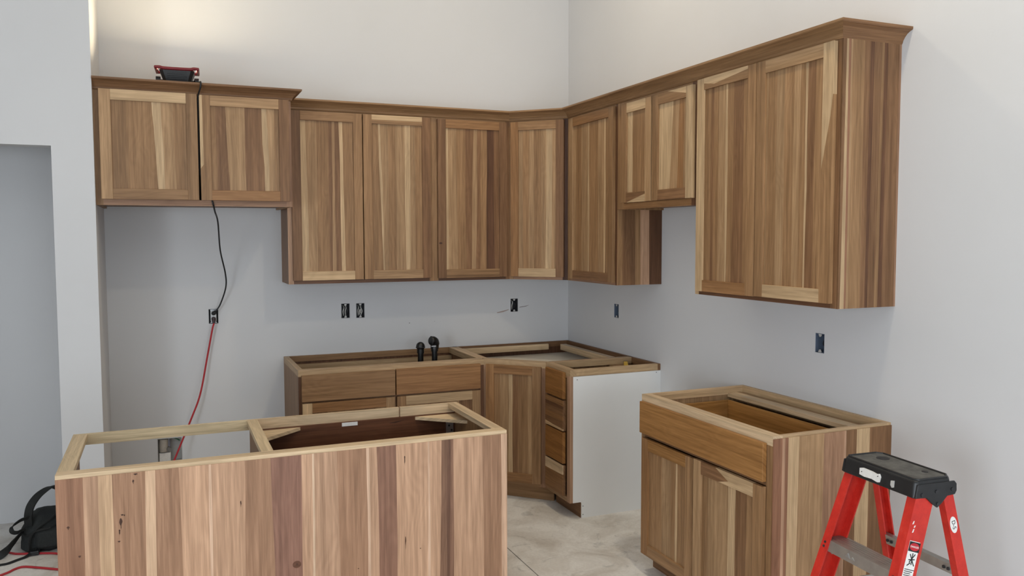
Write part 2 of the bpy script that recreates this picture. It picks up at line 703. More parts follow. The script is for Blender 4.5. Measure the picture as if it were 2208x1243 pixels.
def door(cab, x0, x1, z0, z1, spec, ls='M', rs='M', tr='M', br='M', yo=0.0, ajar=0):
    yf, yb = -.022 + yo, -.002 + yo
    d = wood(MB().box(x0 + SW - .008, x1 - SW + .008, yb - .008, yb, z0 + SW - .008, z1 - SW + .008), 'door', cab, 'M')
    staves(d, x0 + SW, x1 - SW, z0 + SW, z1 - SW, yf + .009, yb - .008, spec)

    def bar(nm, a, b, c, e, t, g):
        if isinstance(t, list):
            for tt, poly in t:
                wood(MB().prism([(a + (b - a) * p, c + (e - c) * q) for p, q in poly], yf, yb, 'y'), nm, d, tt, g)
        else:
            wood(MB().box(a, b, yf, yb, c, e), nm, d, t, g, bevel=.0012)
    bar('stile', x0, x0 + SW, z0, z1, ls, 'z')
    bar('stile', x1 - SW, x1, z0, z1, rs, 'z')
    bar('rail', x0 + SW, x1 - SW, z1 - SW, z1, tr, 'x')
    bar('rail', x0 + SW, x1 - SW, z0, z0 + SW, br, 'x')
    return d


def drawer_front(cab, x0, x1, z0, z1, t, name='drawer_front'):
    return wood(MB().box(x0, x1, -.022, -.002, z0, z1), name, cab, t, 'x', bevel=.002)


def face_frame(cab, w, z0, z1, left=.035, right=.035, top=.04, bot=.04, mids=(), midst=(), tl='M', trr='M', tt='M', tb='M'):
    wood(MB().box(0, left, 0, .019, z0, z1), 'frame_stile', cab, tl)
    wood(MB().box(w - right, w, 0, .019, z0, z1), 'frame_stile', cab, trr)
    wood(MB().box(left, w - right, 0, .019, z1 - top, z1), 'frame_rail', cab, tt, 'x')
    wood(MB().box(left, w - right, 0, .019, z0, z0 + bot), 'frame_rail', cab, tb, 'x')
    for x0, x1, a, b in mids:
        wood(MB().box(x0, x1, .001, .019, a, b), 'frame_stile', cab, 'D')
    for x0, x1, a, b in midst:
        wood(MB().box(x0, x1, .001, .019, a, b), 'frame_rail', cab, 'D', 'x')


def carcass(cab, w, d, z0, z1, tl='M', tr='M', bottom='M', top=True, inside='D'):
    t = .016
    wood(MB().box(0, t, .019, d, z0, z1), 'side_panel', cab, tl)
    wood(MB().box(w - t, w, .019, d, z0, z1), 'side_panel', cab, tr)
    wood(MB().box(t, w - t, .019, d, z0 + .012, z0 + .028), 'bottom_panel', cab, bottom, 'x')
    wood(MB().box(t, w - t, d - .008, d, z0 + .028, z1), 'back_panel', cab, inside)
    if top:
        wood(MB().box(t, w - t, .019, d - .008, z1 - .016, z1), 'top_panel', cab, 'L', 'x')


R90 = -math.pi / 2
R45 = -math.pi / 4
UH = ZT - ZU

# --- cabinet over the refrigerator bay
XF0, XF1, ZF, DF = -3.0388, -2.0611, 1.8143, .613
c = thing('wall_cabinet', 'deep two-door hickory cabinet mounted over the empty refrigerator bay', 'cabinet', (XP1, -DF, ZF))
o0 = XF0 - XP1
wf = XF1 - XP1
hf = ZT - ZF
face_frame(c, wf, 0, hf, left=.035, right=.03, tl='M', trr='Q', tb='Q', tt='D', bot=.032)
carcass(c, wf, DF, 0, hf, tl='M', tr='L', bottom='D')
door(c, -3.030 - XP1, -2.556 - XP1, .031, 2.412 - ZF,
     [(0, 0, 'M'), (.20, .20, 'M'), (.53, .60, 'S'), (.66, .69, 'L'), (.82, .84, 'M')], ls='L', rs='M', tr='S', br='M', yo=-.010)
door(c, -2.545 - XP1, -2.076 - XP1, .031, 2.409 - ZF,
     [(0, 0, 'M'), (.08, .08, 'D'), (.22, .26, 'L'), (.49, .50, 'D'), (.74, .78, 'S'), (.82, .85, 'L'), (.93, .93, 'M')],
     ls=[('S', [(0, .30), (.3, .34), (.25, 1), (0, 1)]), ('M', [(0, 0), (1, 0), (1, 1), (.25, 1), (.3, .34), (0, .30)])],
     rs=[('D', [(0, 0), (1, 0), (1, 1), (0, 1)])], tr='L', br='H', yo=-.010)

# --- two-door wall cabinet next to it
c = thing('wall_cabinet', 'tall two-door hickory wall cabinet beside the refrigerator bay on the back wall', 'cabinet', (XS, -UD, ZU))
w = -1.128 - XS
face_frame(c, w, 0, UH, left=.03, right=.03, tl='P', tb='B', bot=.03)
carcass(c, w, UD, 0, UH, tl='D', bottom='B')
door(c, -2.022 - XS, -1.592 - XS, .022, 2.402 - ZU,
     [(0, 0, 'S'), (.10, .13, 'L'), (.30, .30, 'M'), (.52, .53, 'D'), (.60, .58, 'L'), (.64, .64, 'D'), (.73, .75, 'S'), (.80, .82, 'M')],
     ls='D', rs='M', tr='M', br='S')
door(c, -1.586 - XS, -1.152 - XS, .022, 2.402 - ZU,
     [(0, 0, 'M'), (.13, .20, 'S'), (.17, .24, 'L'), (.32, .32, 'M'), (.47, .47, 'L'), (.65, .66, 'S'), (.77, .74, 'L'), (.86, .86, 'M')],
     ls='M', rs='D', tr=[('S', [(0, .45), (1, .45), (1, 1), (0, 1)]), ('M', [(0, 0), (1, 0), (1, .45), (0, .45)])], br='L')

# --- single-door wall cabinet
c = thing('wall_cabinet', 'single-door hickory wall cabinet with a knot and dark streaks beside the corner cabinet', 'cabinet', (-1.128, -UD, ZU))
w = -DU + 1.128
face_frame(c, w, 0, UH, left=.03, right=.03, tl='M', tb='B', bot=.03, trr='D')
carcass(c, w, UD, 0, UH, bottom='B')
d = door(c, -1.104 + 1.128, -.622 + 1.128, .018, 2.398 - ZU,
         [(0, 0, 'S'), (.05, .04, 'L'), (.20, .22, 'M'), (.36, .38, 'D'), (.52, .47, 'L'), (.60, .56, 'D'), (.66, .64, 'M'), (.77, .76, 'B'), (.90, .91, 'D')],
         ls='D', rs='D', tr='H', br='M')
kx, kz = -1.104 + 1.128 + .016, .245
kn = []
mb = MB().prism([(kx + .011 * math.cos(q), kz + .006 * math.sin(q)) for q in [k * math.pi / 6 for k in range(12)]], -.0225, -.0215, 'y')
wood(mb, 'knot', d, 'K', 'x')


def corner_local(pts, ox, oy):
    """world footprint points into the frame of a diagonal cabinet"""
    cs, sn = math.cos(-R45), math.sin(-R45)
    return [((x - ox) * cs - (y - oy) * sn, (x - ox) * sn + (y - oy) * cs) for x, y in pts]


# --- diagonal corner wall cabinet
c = thing('corner_wall_cabinet', 'diagonal hickory corner wall cabinet with one narrow door and pale bottom rail', 'cabinet', (-DU, -UD, ZU), R45)
w = (DU - UD) * math.sqrt(2)
fp = corner_local([(-DU, 0), (-DU, -UD + .019), (-UD + .019, -DU), (0, -DU), (0, 0)], -DU, -UD)
for z0, z1, nm, t in ((.01, .028, 'bottom_panel', 'B'), (UH - .018, UH, 'top_panel', 'L')):
    wood(MB().prism(fp, z0, z1, 'z'), nm, c, t, 'x')
for a, b in ((fp[0], fp[1]), (fp[2], fp[3])):
    dx, dy = b[0] - a[0], b[1] - a[1]
    ln = math.hypot(dx, dy)
    nx, ny = -dy / ln * .008, dx / ln * .008
    wood(MB().prism([a, b, (b[0] + nx, b[1] + ny), (a[0] + nx, a[1] + ny)], 0, UH, 'z'), 'side_panel', c, 'D')
for a, b in ((fp[0], fp[4]), (fp[4], fp[3])):
    dx, dy = b[0] - a[0], b[1] - a[1]
    ln = math.hypot(dx, dy)
    nx, ny = dy / ln * .008, -dx / ln * .008
    wood(MB().prism([a, b, (b[0] + nx, b[1] + ny), (a[0] + nx, a[1] + ny)], 0, UH, 'z'), 'back_panel', c, 'D')
face_frame(c, w, 0, UH, left=.03, right=.035, tl='M', trr='K', tb='Q', bot=.024)
door(c, .016, w - .022, .020, 2.400 - ZU,
     [(0, 0, 'L'), (.12, .12, 'M'), (.28, .27, 'L'), (.42, .42, 'M'), (.60, .62, 'L'), (.75, .72, 'S'), (.90, .88, 'L')],
     ls='H', rs='D', tr='M', br='S')

# --- narrow single-door cabinet on the right wall
c = thing('wall_cabinet', 'single-door hickory wall cabinet between the corner cabinet and the range cabinet', 'cabinet', (-UD, -DU, ZU), R90)
w = -DU - YB
face_frame(c, w, 0, UH, left=.045, right=.02, tl='M', tb='Q', bot=.018, trr='B')
carcass(c, w, UD, 0, UH, bottom='L', tr='M')
ep = wood(MB().box(w - .001, w + .0005, .0, UD, 0, UH), 'end_panel', c, 'M')
# exposed lower side, seen under the short cabinet
for i, (a, b, t) in enumerate([(0, .12, 'M'), (.12, .40, 'D'), (.40, .52, 'M'), (.52, .72, 'P'), (.72, 1, 'B')]):
    wood(MB().prism([(UD * a, 0), (UD * b, 0), (UD * (b - (.03 if .1 < b < 1 else 0)), UH), (UD * (a - (.03 if a > .1 else 0)), UH)], w, w + .002, 'x'), 'stave', ep, t)
door(c, -DU * 0 + .052, w - .018, .014, 2.396 - ZU,
     [(0, 0, 'L'), (.08, .08, 'M'), (.24, .24, 'L'), (.42, .42, 'S'), (.455, .455, 'M'), (.70, .70, 'L'), (.86, .86, 'S'), (.90, .90, 'M')],
     ls='L', rs='M', tr='H', br='D')

# --- short cabinet over the range gap
ZS = 1.7985
c = thing('wall_cabinet', 'short two-door hickory wall cabinet over the gap left for the range', 'cabinet', (-UD, YB - .003, ZS), R90)
w = YB - .003 - Y0
hs = ZT - ZS
face_frame(c, w, 0, hs, left=.07, right=.04, tl='M', trr='B', tb='H', bot=.035)
carcass(c, w, UD, 0, hs, bottom='D')
door(c, .074, .380, .036, 2.391 - ZS,
     [(0, 0, 'S'), (.28, .28, 'M'), (.60, .60, 'M'), (.92, .92, 'S')], ls='M', rs='L', tr='S',
     br=[('D', [(0, 0), (1, .75), (1, 1), (0, 1)]), ('S', [(0, 0), (1, 0), (1, .75)])])
door(c, .394, .756, .036, 2.391 - ZS,
     [(0, 0, 'S'), (.52, .40, 'L'), (.74, .66, 'H'), (.9, .88, 'L')], ls='M', rs='S',
     tr=[('S', [(.35, 1), (1, .4), (1, 1)]), ('M', [(0, 0), (1, 0), (1, .4), (.35, 1), (0, 1)])], br='D')

# --- big two-door cabinet at the end of the right wall
c = thing('wall_cabinet', 'large two-door hickory wall cabinet with an exposed striped side at the run\'s open end', 'cabinet', (-UD, Y0, ZU), R90)
w = Y0 - Y1
face_frame(c, w, 0, UH, left=.03, right=.035, tl='S', trr='D', tb='B', bot=.018)
carcass(c, w, UD, 0, UH, bottom='B')
ep = wood(MB().box(w - .001, w + .001, 0, UD, 0, UH), 'end_panel', c, 'M')
bnd = [(0, 0, 'D'), (.06, .03, 'S'), (.09, .10, 'R'), (.13, .13, 'L'), (.16, .17, 'M'), (.36, .37, 'D'), (.46, .45, 'B'), (.53, .50, 'D'),
       (.66, .62, 'M'), (.70, .68, 'B'), (.76, .75, 'D'), (.90, .90, 'D'), (.965, .965, 'Q')]
for i, (a, b, t) in enumerate(bnd):
    a2, b2 = bnd[i + 1][:2] if i + 1 < len(bnd) else (1, 1)
    wood(MB().prism([(UD * b, 0), (UD * b2, 0), (UD * a2, UH), (UD * a, UH)], w + .0005, w + .004 + RND.uniform(0, .0003), 'x'), 'stave', ep, t)
door(c, .028, .460, .018, 2.403 - ZU,
     [(0, 0, 'M'), (.16, .15, 'D'), (.22, .22, 'M'), (.34, .33, 'L'), (.50, .50, 'S'), (.54, .54, 'M'), (.68, .66, 'D'), (.9, .9, 'M')],
     ls='S', rs='M', tr=[('S', [(.25, .3), (1, .75), (1, 1), (.0, 1), (0, .55)]), ('M', [(0, 0), (1, 0), (1, .75), (.25, .3), (0, .55)])], br='H')
door(c, .466, .916, .020, 2.403 - ZU,
     [(0, 0, 'L'), (.03, .03, 'M'), (.20, .20, 'L'), (.34, .34, 'M'), (.50, .50, 'L'), (.62, .60, 'M'), (.70, .70, 'S'), (.74, .73, 'D'), (.86, .86, 'M')],
     ls='M', rs=[('S', [(0, .52), (.8, .72), (1, .8), (1, 1), (0, 1)]), ('M', [(0, 0), (1, 0), (1, .8), (.8, .72), (0, .52)])], tr='L', br='S')

# ------------------------------------------------------------------ crown moulding
ZCR = 2.408
PROF = [(-.03, ZCR + .0), (.004, ZCR), (.008, ZCR + .006), (.010, ZCR + .014), (.018, ZCR + .026), (.030, ZCR + .038), (.044, ZCR + .046),
        (.052, ZCR + .048), (.056, ZCR + .052), (.056, ZCR + .061), (-.03, ZCR + .061)]


def crown(name, label, path, tones):
    root = thing(name, label, 'moulding', (path[0][0], path[0][1], ZCR))
    n = len(path)
    nrm = []
    for i in range(n - 1):
        d = Vector((path[i + 1][0] - path[i][0], path[i + 1][1] - path[i][1])).normalized()
        nrm.append(Vector((d.y, -d.x)))
    off = []
    for i in range(n):
        if i == 0:
            off.append(nrm[0])
        elif i == n - 1:
            off.append(nrm[-1])
        else:
            off.append((nrm[i - 1] + nrm[i]) / (1 + nrm[i - 1].dot(nrm[i])))
    for i in range(n - 1):
        mb = MB()
        rings = []
        uv = []
        L0 = (Vector(path[i + 1]) - Vector(path[i])).length
        for e, s in ((i, 0), (i + 1, L0)):
            acc = 0
            ring = []
            for k, (o, z) in enumerate(PROF):
                p = Vector(path[e]) + off[e] * o
                ring.append((p.x - path[0][0], p.y - path[0][1], z - ZCR))
                if k:
                    acc += math.hypot(o - PROF[k - 1][0], z - PROF[k - 1][1])
                uv.append((acc, s))
            rings.append(ring)
        mb.loft(rings)
        mb.uv = uv
        wood(mb, 'crown_length', root, tones[i])
    return root


crown('crown_moulding', 'short hickory crown moulding around the top of the deep refrigerator cabinet',
      [(XP1, -DF), (XF1, -DF), (XF1, -.362)], ['D', 'D'])
crown('crown_moulding', 'long hickory crown moulding running round the corner above the wall cabinets',
      [(XF1, -UD), (-DU, -UD), (-UD, -DU), (-UD, Y1), (0, Y1)], ['M', 'M', 'M', 'D'])

# ------------------------------------------------------------------ base cabinets
FB = .095     # underside of the face frames
TK = .075     # toe space depth


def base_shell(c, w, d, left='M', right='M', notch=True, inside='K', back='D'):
    t = .016
    for x0, x1, tt in ((0, t, left), (w - t, w, right)):
        poly = [(.019, FB), (TK, FB), (TK, 0), (d, 0), (d, BH - .038), (.019, BH - .038)]
        wood(MB().prism(poly, x0, x1, 'x'), 'side_panel', c, tt)
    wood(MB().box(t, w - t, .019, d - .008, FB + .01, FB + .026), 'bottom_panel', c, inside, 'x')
    wood(MB().box(t, w - t, d - .008, d, 0, BH - .038), 'back_panel', c, back)
    wood(MB().box(0, w, TK - .003, TK + .012, 0, FB), 'toe_kick', c, 'D', 'x')


def top_frame(c, w, d, fr=.032, sd=.02, bk=.02, t='E', tf='E', tb='M'):
    """the bare top edges: front rail, the two sides and the back"""
    z0, z1 = BH - .038, BH
    wood(MB().box(0, w, 0, fr, z0, z1), 'top_rail', c, tf, 'x')
    wood(MB().box(0, sd, fr, d - bk, z0, z1), 'top_rail', c, t, 'y')
    wood(MB().box(w - sd, w, fr, d - bk, z0, z1), 'top_rail', c, t, 'y')
    wood(MB().box(0, w, d - bk, d, z0, z1), 'top_rail', c, tb, 'x')


# --- sink base
c = thing('sink_base_cabinet', 'wide hickory sink base with open top, two false drawer fronts and two doors', 'cabinet', (XS, -BD, 0))
w = -DC - XS
face_frame(c, w, FB, BH - .038, left=.03, right=.035, tl='B', trr='B', tt='H', top=.03, mids=[(.545, .6, FB + .04, BH - .068)], midst=[(.03, .545, .66, .70), (.6, w - .035, .66, .70)])
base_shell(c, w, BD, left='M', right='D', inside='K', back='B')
top_frame(c, w, BD, fr=.045, sd=.03, bk=.018, t='S', tf='S', tb='M')
wood(MB().box(.016, w - .016, BD - .03, BD - .012, .765, .822), 'nailer', c, 'S', 'x')
drawer_front(c, -2.031 - XS, -1.480 - XS, .693, .847, 'M')
drawer_front(c, -1.473 - XS, -.932 - XS, .693, .849, 'H')
door(c, -2.028 - XS, -1.482 - XS, .10, .682, [(0, 0, 'M'), (.2, .2, 'L'), (.5, .5, 'M'), (.7, .7, 'D'), (.86, .86, 'L')], ls='S', rs='L', tr='H', br='M')
door(c, -1.469 - XS, -.933 - XS, .10, .682, [(0, 0, 'L'), (.3, .3, 'M'), (.62, .62, 'L'), (.8, .8, 'D')], ls='M', rs='L', tr='S', br='M')

# --- diagonal corner base
c = thing('corner_base_cabinet', 'diagonal hickory corner base cabinet with one tall door and open top', 'cabinet', (-DC, -BD, 0), R45)
w = (DC - BD) * math.sqrt(2)


def cw(pts):
    return corner_local(pts, -DC, -BD)


def slab_between(a, b, t, side, z0, z1, nm, tt, g='z'):
    a, b = cw([a, b])
    dx, dy = b[0] - a[0], b[1] - a[1]
    ln = math.hypot(dx, dy)
    nx, ny = -dy / ln * t * side, dx / ln * t * side
    mb = MB().prism([a, b, (b[0] + nx, b[1] + ny), (a[0] + nx, a[1] + ny)], z0, z1, 'z')
    if g != 'z':      # grain runs along the board
        mb.uv = [(v + z, u) for z in (z0, z1) for u, v in ((0, 0), (ln, 0), (ln, t), (0, t))]
    return wood(mb, nm, c, tt, g)


zt0, zt1 = BH - .038, BH
slab_between((-DC, -BD + TK + .02), (-DC, 0), .016, -1, 0, zt0, 'side_panel', 'L')
slab_between((-BD + TK + .02, -DC), (0, -DC), .016, 1, 0, zt0, 'side_panel', 'L')
slab_between((-DC, 0), (0, 0), .008, -1, 0, zt0, 'back_panel', 'B')
slab_between((0, 0), (0, -DC), .008, -1, 0, zt0, 'back_panel', 'B')
# bare top edges
slab_between((-DC, -BD + .03), (-DC, 0), .035, -1, zt0, zt1, 'top_rail', 'S', 'y')
slab_between((-BD + .03, -DC), (0, -DC), .022, 1, zt0, zt1, 'top_rail', 'L', 'x')
slab_between((-DC, 0), (0, 0), .018, -1, zt0, zt1, 'top_rail', 'D', 'x')
slab_between((0, 0), (0, -DC), .018, -1, zt0, zt1, 'top_rail', 'D', 'y')
# cleats just inside
slab_between((-DC + .03, -.045), (-.19, -.045), .022, -1, zt0 - .012, zt1 - .010, 'cleat', 'E', 'x')
slab_between((-.075, -.115), (-.075, -DC + .02), .045, -1, zt0 - .012, zt1 - .010, 'cleat', 'E', 'y')
shelf = cw([(-DC + .016, -.01), (-DC + .016, -BD + .03), (-BD + .03, -DC + .016), (-.01, -DC + .016), (-.01, -.01)])
MB().prism(shelf, .775, .79, 'z').build('shelf', plain('cream_board', rgb(228, 218, 200), .55, var=.02), c)
MB().prism(shelf, FB, FB + .016, 'z').build('bottom_panel', MDF, c)
face_frame(c, w, FB, BH - .038, left=.03, right=.03, tl='P', trr='Q', tt='H', top=.025, bot=.03)
wood(MB().box(-.012, w + .012, 0, .04, zt0, zt1), 'top_rail', c, 'S', 'x')
tkf = [(-DC, -BD + TK), (-DC + .03, -BD + TK), (-BD + TK, -DC + .03), (-BD + TK, -DC)]
wood(MB().box(-.035, w + .035, TK - .02, TK - .004, 0, FB), 'toe_kick', c, 'M', 'x')
door(c, .022, w - .026, FB + .022, .846,
     [(0, 0, 'M'), (.16, .16, 'L'), (.38, .38, 'S'), (.48, .48, 'D'), (.62, .62, 'M'), (.88, .88, 'L')], ls='H', rs='M', tr='H', br='H')

# --- four-drawer base with a white end
c = thing('drawer_base_cabinet', 'narrow four-drawer hickory base cabinet with a plain white end panel', 'cabinet', (-BD, -DC, 0), R90)
w = -DC - YB
face_frame(c, w, FB, BH - .038, left=.03, right=.04, tl='Q', trr='P', tb='L', tt='L', top=.012, bot=.028)
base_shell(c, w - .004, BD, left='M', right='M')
ep = MB().prism([(.0195, FB), (TK - .004, FB), (TK, FB - .006), (TK, 0), (BD, 0), (BD, BH - .040), (.0195, BH - .040)], w - .004, w + .0015, 'x').build('end_panel', MELAMINE, c)
for y, z in ((.045, BH - .058), (BD - .03, BH - .05), (TK + .01, .07), (TK + .01, .02), (BD - .03, .3)):
    MB().cyl((w + .0015, y, z), (w + .0020, y, z), .0028, 8).build('screw', DARKHOLE, ep)
top_frame(c, w, BD, fr=.04, sd=.028, bk=.02, t='S', tf='S', tb='D')
wood(MB().box(.028, w - .028, .43, .53, .822, .837), 'stretcher', c, 'L', 'x')
for z0, z1, t in ((.70, .855, 'H'), (.512, .690, None), (.318, .503, 'H'), (.128, .308, 'pale')):
    x0, x1 = .040, w - .052
    if t == 'H':
        drawer_front(c, x0, x1, z0, z1, (176, 122, 66))
    else:
        core = wood(MB().box(x0, x1, -.016, -.002, z0, z1), 'drawer_front', c, 'D', 'x')
        if t is None:
            sp = [(0, 0, 'S'), (.12, .06, 'D'), (.30, .34, 'H'), (.52, .50, 'D'), (.70, .72, 'B'), (.84, .82, 'H')]
        else:
            sp = [(0, 0, 'H'), (.66, .70, 'E')]
        staves(core, x0, x1, z0, z1, -.022, -.016, sp, horizontal=True)

# --- base cabinet by the step ladder
c = thing('base_cabinet', 'two-door hickory base cabinet with one wide drawer behind the step ladder', 'cabinet', (-BD, Y0, 0), R90)
w = Y0 - Y1
face_frame(c, w, FB - .005, BH - .038, left=.03, right=.035, tl='M', trr='M', tt='H', top=.02, bot=.03, tb='P', midst=[(.03, w - .035, .675, .70)])
base_shell(c, w - .004, BD, left='L', right='M', inside='H', back='D')
top_frame(c, w, BD, fr=.048, sd=.02, bk=.02, t='S', tf='E', tb='S')
wood(MB().box(.016, w - .016, BD - .11, BD - .055, BH - .05, BH - .03), 'stretcher', c, 'E', 'x')
wood(MB().box(.016, w - .016, BD - .055, BD - .035, BH - .075, BH - .03), 'nailer', c, 'L', 'x')
ep = wood(MB().prism([(.001, FB), (TK, FB), (TK, 0), (BD, 0), (BD, BH - .012), (.001, BH - .012)], w - .004, w + .001, 'x'), 'end_panel', c, 'M')
bnd = [(0, 0, 'R'), (.07, .065, 'P'), (.093, .09, 'R'), (.118, .112, 'S'), (.205, .19, 'L'), (.30, .29, 'L'), (.41, .40, 'Q'), (.585, .58, 'P'), (.60, .595, 'D'),
       (.69, .685, 'S'), (.805, .80, 'D')]
for i, (a, b, t) in enumerate(bnd):
    a2, b2 = bnd[i + 1][:2] if i + 1 < len(bnd) else (1, 1)
    zlo = 0 if a > .11 else FB
    wood(MB().prism([(BD * b, zlo), (BD * b2, zlo), (BD * a2, BH - .010), (BD * a, BH - .010)], w + .001, w + .005 + RND.uniform(0, .0003), 'x'), 'stave', ep, t)
drawer_front(c, .014, w - .031, .692, .845, (186, 134, 78))
# the drawer box behind that front, seen through the open top
db = wood(MB().box(.035, w - .045, .02, .49, .705, .717), 'drawer_box', c, 'H', 'x')
for x0, x1, y0, y1, g in ((.035, .049, .02, .49, 'y'), (w - .059, w - .045, .02, .49, 'y'), (.049, w - .059, .476, .49, 'x'), (.049, w - .059, .02, .034, 'x')):
    wood(MB().box(x0, x1, y0, y1, .717, .815), 'drawer_side', db, (206, 152, 86), g)
door(c, .034, .452, FB + .004, .671, [(0, 0, 'M'), (.15, .15, 'M'), (.36, .36, 'L'), (.60, .60, 'M'), (.72, .72, 'S'), (.77, .77, 'M')],
     ls='H', rs='M', tr=(172, 124, 72), br='M')
door(c, .458, .908, FB + .004, .673, [(0, 0, 'M'), (.12, .12, 'L'), (.52, .52, 'S'), (.66, .66, 'D'), (.86, .86, 'M')],
     ls='L', rs='M', tr=[('D', [(0, 0), (.35, 0), (.55, .35), (.3, 1), (0, 1)]), ('S', [(.35, 0), (1, 0), (1, 1), (.3, 1), (.55, .35)])], br='M')

# ------------------------------------------------------------------ island
IX0, IX1, IY0, IY1 = -3.087, -1.504, -2.425, -1.818
c = thing('kitchen_island', 'open-topped island cabinet backed by a panel of striped hickory boards', 'kitchen island', (IX0, IY0, 0))
W_, D_ = IX1 - IX0, IY1 - IY0
bp = wood(MB().box(0, W_, 0, .014, 0, BH - .014), 'back_panel', c, 'L')
spec = [(0, 0, (184, 136, 106)), (.0498, .0499, 'P'), (.0780, .0790, (222, 184, 146)), (.1041, .1080, 'Q'), (.1679, .1587, (240, 200, 164)), (.1869, .1822, 'Q'), (.235, .24, 'P'),
        (.2945, .294, (246, 206, 174)), (.3002, .2969, 'P'), (.37, .365, 'Q'), (.4264, .4349, (166, 122, 102)), (.4926, .4926, 'P'), (.5165, .5156, (246, 206, 174)),
        (.5207, .5209, 'P'), (.575, .58, 'Q'), (.6429, .6441, (246, 206, 174)), (.6495, .6497, 'P'), (.6672, .6754, (158, 116, 94)), (.7142, .715, 'P'),
        (.7923, .7916, (246, 206, 174)), (.797, .7963, 'P'), (.8276, .8176, (150, 112, 88)), (.843, .8367, (126, 90, 70)), (.850, .845, (156, 116, 92)), (.8585, .856, 'P'), (.9338, .9382, 'Q'),
        (.9836, .9861, (236, 196, 164))]
staves(bp, 0, W_, 0, BH - .014, -.006, 0, spec, name='board')
# a knot and bark flecks in the boards
for kx, kz, rx, rz in ((-2.329 - IX0, .462, .015, .013),):
    k = wood(MB().prism([(kx + rx * math.cos(q), kz + rz * math.sin(q)) for q in [i * math.pi / 7 for i in range(14)]], -.0072, -.005, 'y'), 'knot', bp, (132, 88, 66), 'x')
    wood(MB().prism([(kx + .004 * math.cos(q), kz + .005 * math.sin(q)) for q in [i * math.pi / 5 for i in range(10)]], -.0078, -.006, 'y'), 'knot', bp, 'K', 'x')
for fx, kz, rx, rz in ((.119, .693, .0032, .019), (.116, .664, .0018, .010), (.122, .722, .003, .003), (.1145, .633, .003, .003), (.150, .855, .005, .003),
                       (.145, .83, .002, .008), (.126, .72, .002, .003), (.021, .70, .003, .006), (.040, .60, .003, .004), (.735, .80, .0015, .018), (.735, .48, .0015, .026),
                       (.62, .41, .002, .002), (.772, .45, .002, .002), (.024, .53, .006, .0025), (.36, .71, .0015, .012)):
    kx = fx * W_
    wood(MB().prism([(kx + rx * math.cos(q) * (1 + .35 * math.sin(5 * q + kz * 90)) + .5 * rx * math.sin(q * 2), kz + rz * math.sin(q)) for q in [i * math.pi / 9 for i in range(18)]], -.0066, -.005, 'y'), 'bark_fleck', bp, 'K')
wood(MB().box(0, .018, .014, D_, 0, BH - .02), 'side_panel', c, 'D')
wood(MB().box(W_ - .018, W_, .014, D_, 0, BH - .02), 'side_panel', c, 'M')
wood(MB().box(0, W_, -.003, .046, BH - .02, BH), 'top_rail', c, 'E', 'x')
wood(MB().box(.0, .050, .046, D_ - .018, BH - .02, BH), 'top_rail', c, (252, 224, 180), 'y')
wood(MB().box(W_ - .046, W_, .046, D_ - .018, BH - .02, BH), 'top_rail', c, 'E', 'y')
xd = -2.418 - IX0
xg = -1.781 - IX0
wood(MB().box(0, xd - .02, D_ - .018, D_, BH - .042, BH), 'top_rail', c, 'E', 'x')
wood(MB().box(xd - .02, xg - .003, D_ - .018, D_, BH - .042, BH), 'top_rail', c, 'E', 'x')
wood(MB().box(xg + .003, W_, D_ - .018, D_, BH - .042, BH), 'top_rail', c, 'E', 'x')
wood(MB().box(xd - .021, xd + .021, .046, D_ - .018, BH - .02, BH), 'top_rail', c, (252, 224, 180), 'y')
wood(MB().box(xd - .010, xd + .006, .014, D_, 0, BH - .02), 'divider_panel', c, 'M')
# inside of the closed half
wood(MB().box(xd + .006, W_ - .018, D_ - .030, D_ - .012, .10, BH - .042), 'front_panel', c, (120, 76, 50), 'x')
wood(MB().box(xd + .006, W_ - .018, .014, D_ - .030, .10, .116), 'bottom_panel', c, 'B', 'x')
yb_ = D_ - .030
for s, x in ((1, xd + .006), (-1, W_ - .018)):
    wood(MB().prism([(x, yb_), (x + s * .19, yb_), (x, yb_ - .17)], BH - .060, BH - .046, 'z'), 'corner_brace', c, 'E', 'x')
br = MB().box(W_ - .062, W_ - .027, yb_ - .004, yb_ - .001, BH - .19, BH - .062).build('metal_bracket', STEEL, c)
for k in range(5):
    MB().cyl((W_ - .042 + .006 * (-1) ** k, yb_ - .0055, BH - .078 - .022 * k), (W_ - .042 + .006 * (-1) ** k, yb_ - .0038, BH - .078 - .022 * k), .005, 8).build('bracket_hole', DARKHOLE, br)
MB().box(1.043, 1.112, yb_ - .0015, yb_ + .0005, BH - .060, BH - .044).build('label_sticker', WHITE, c)
wood(MB().prism([(1.250, BH - .064), (1.285, BH - .066), (1.325, BH - .056), (1.290, BH - .059)], yb_ - .001, yb_ + .001, 'y'), 'bark_fleck', c, 'K', 'x')


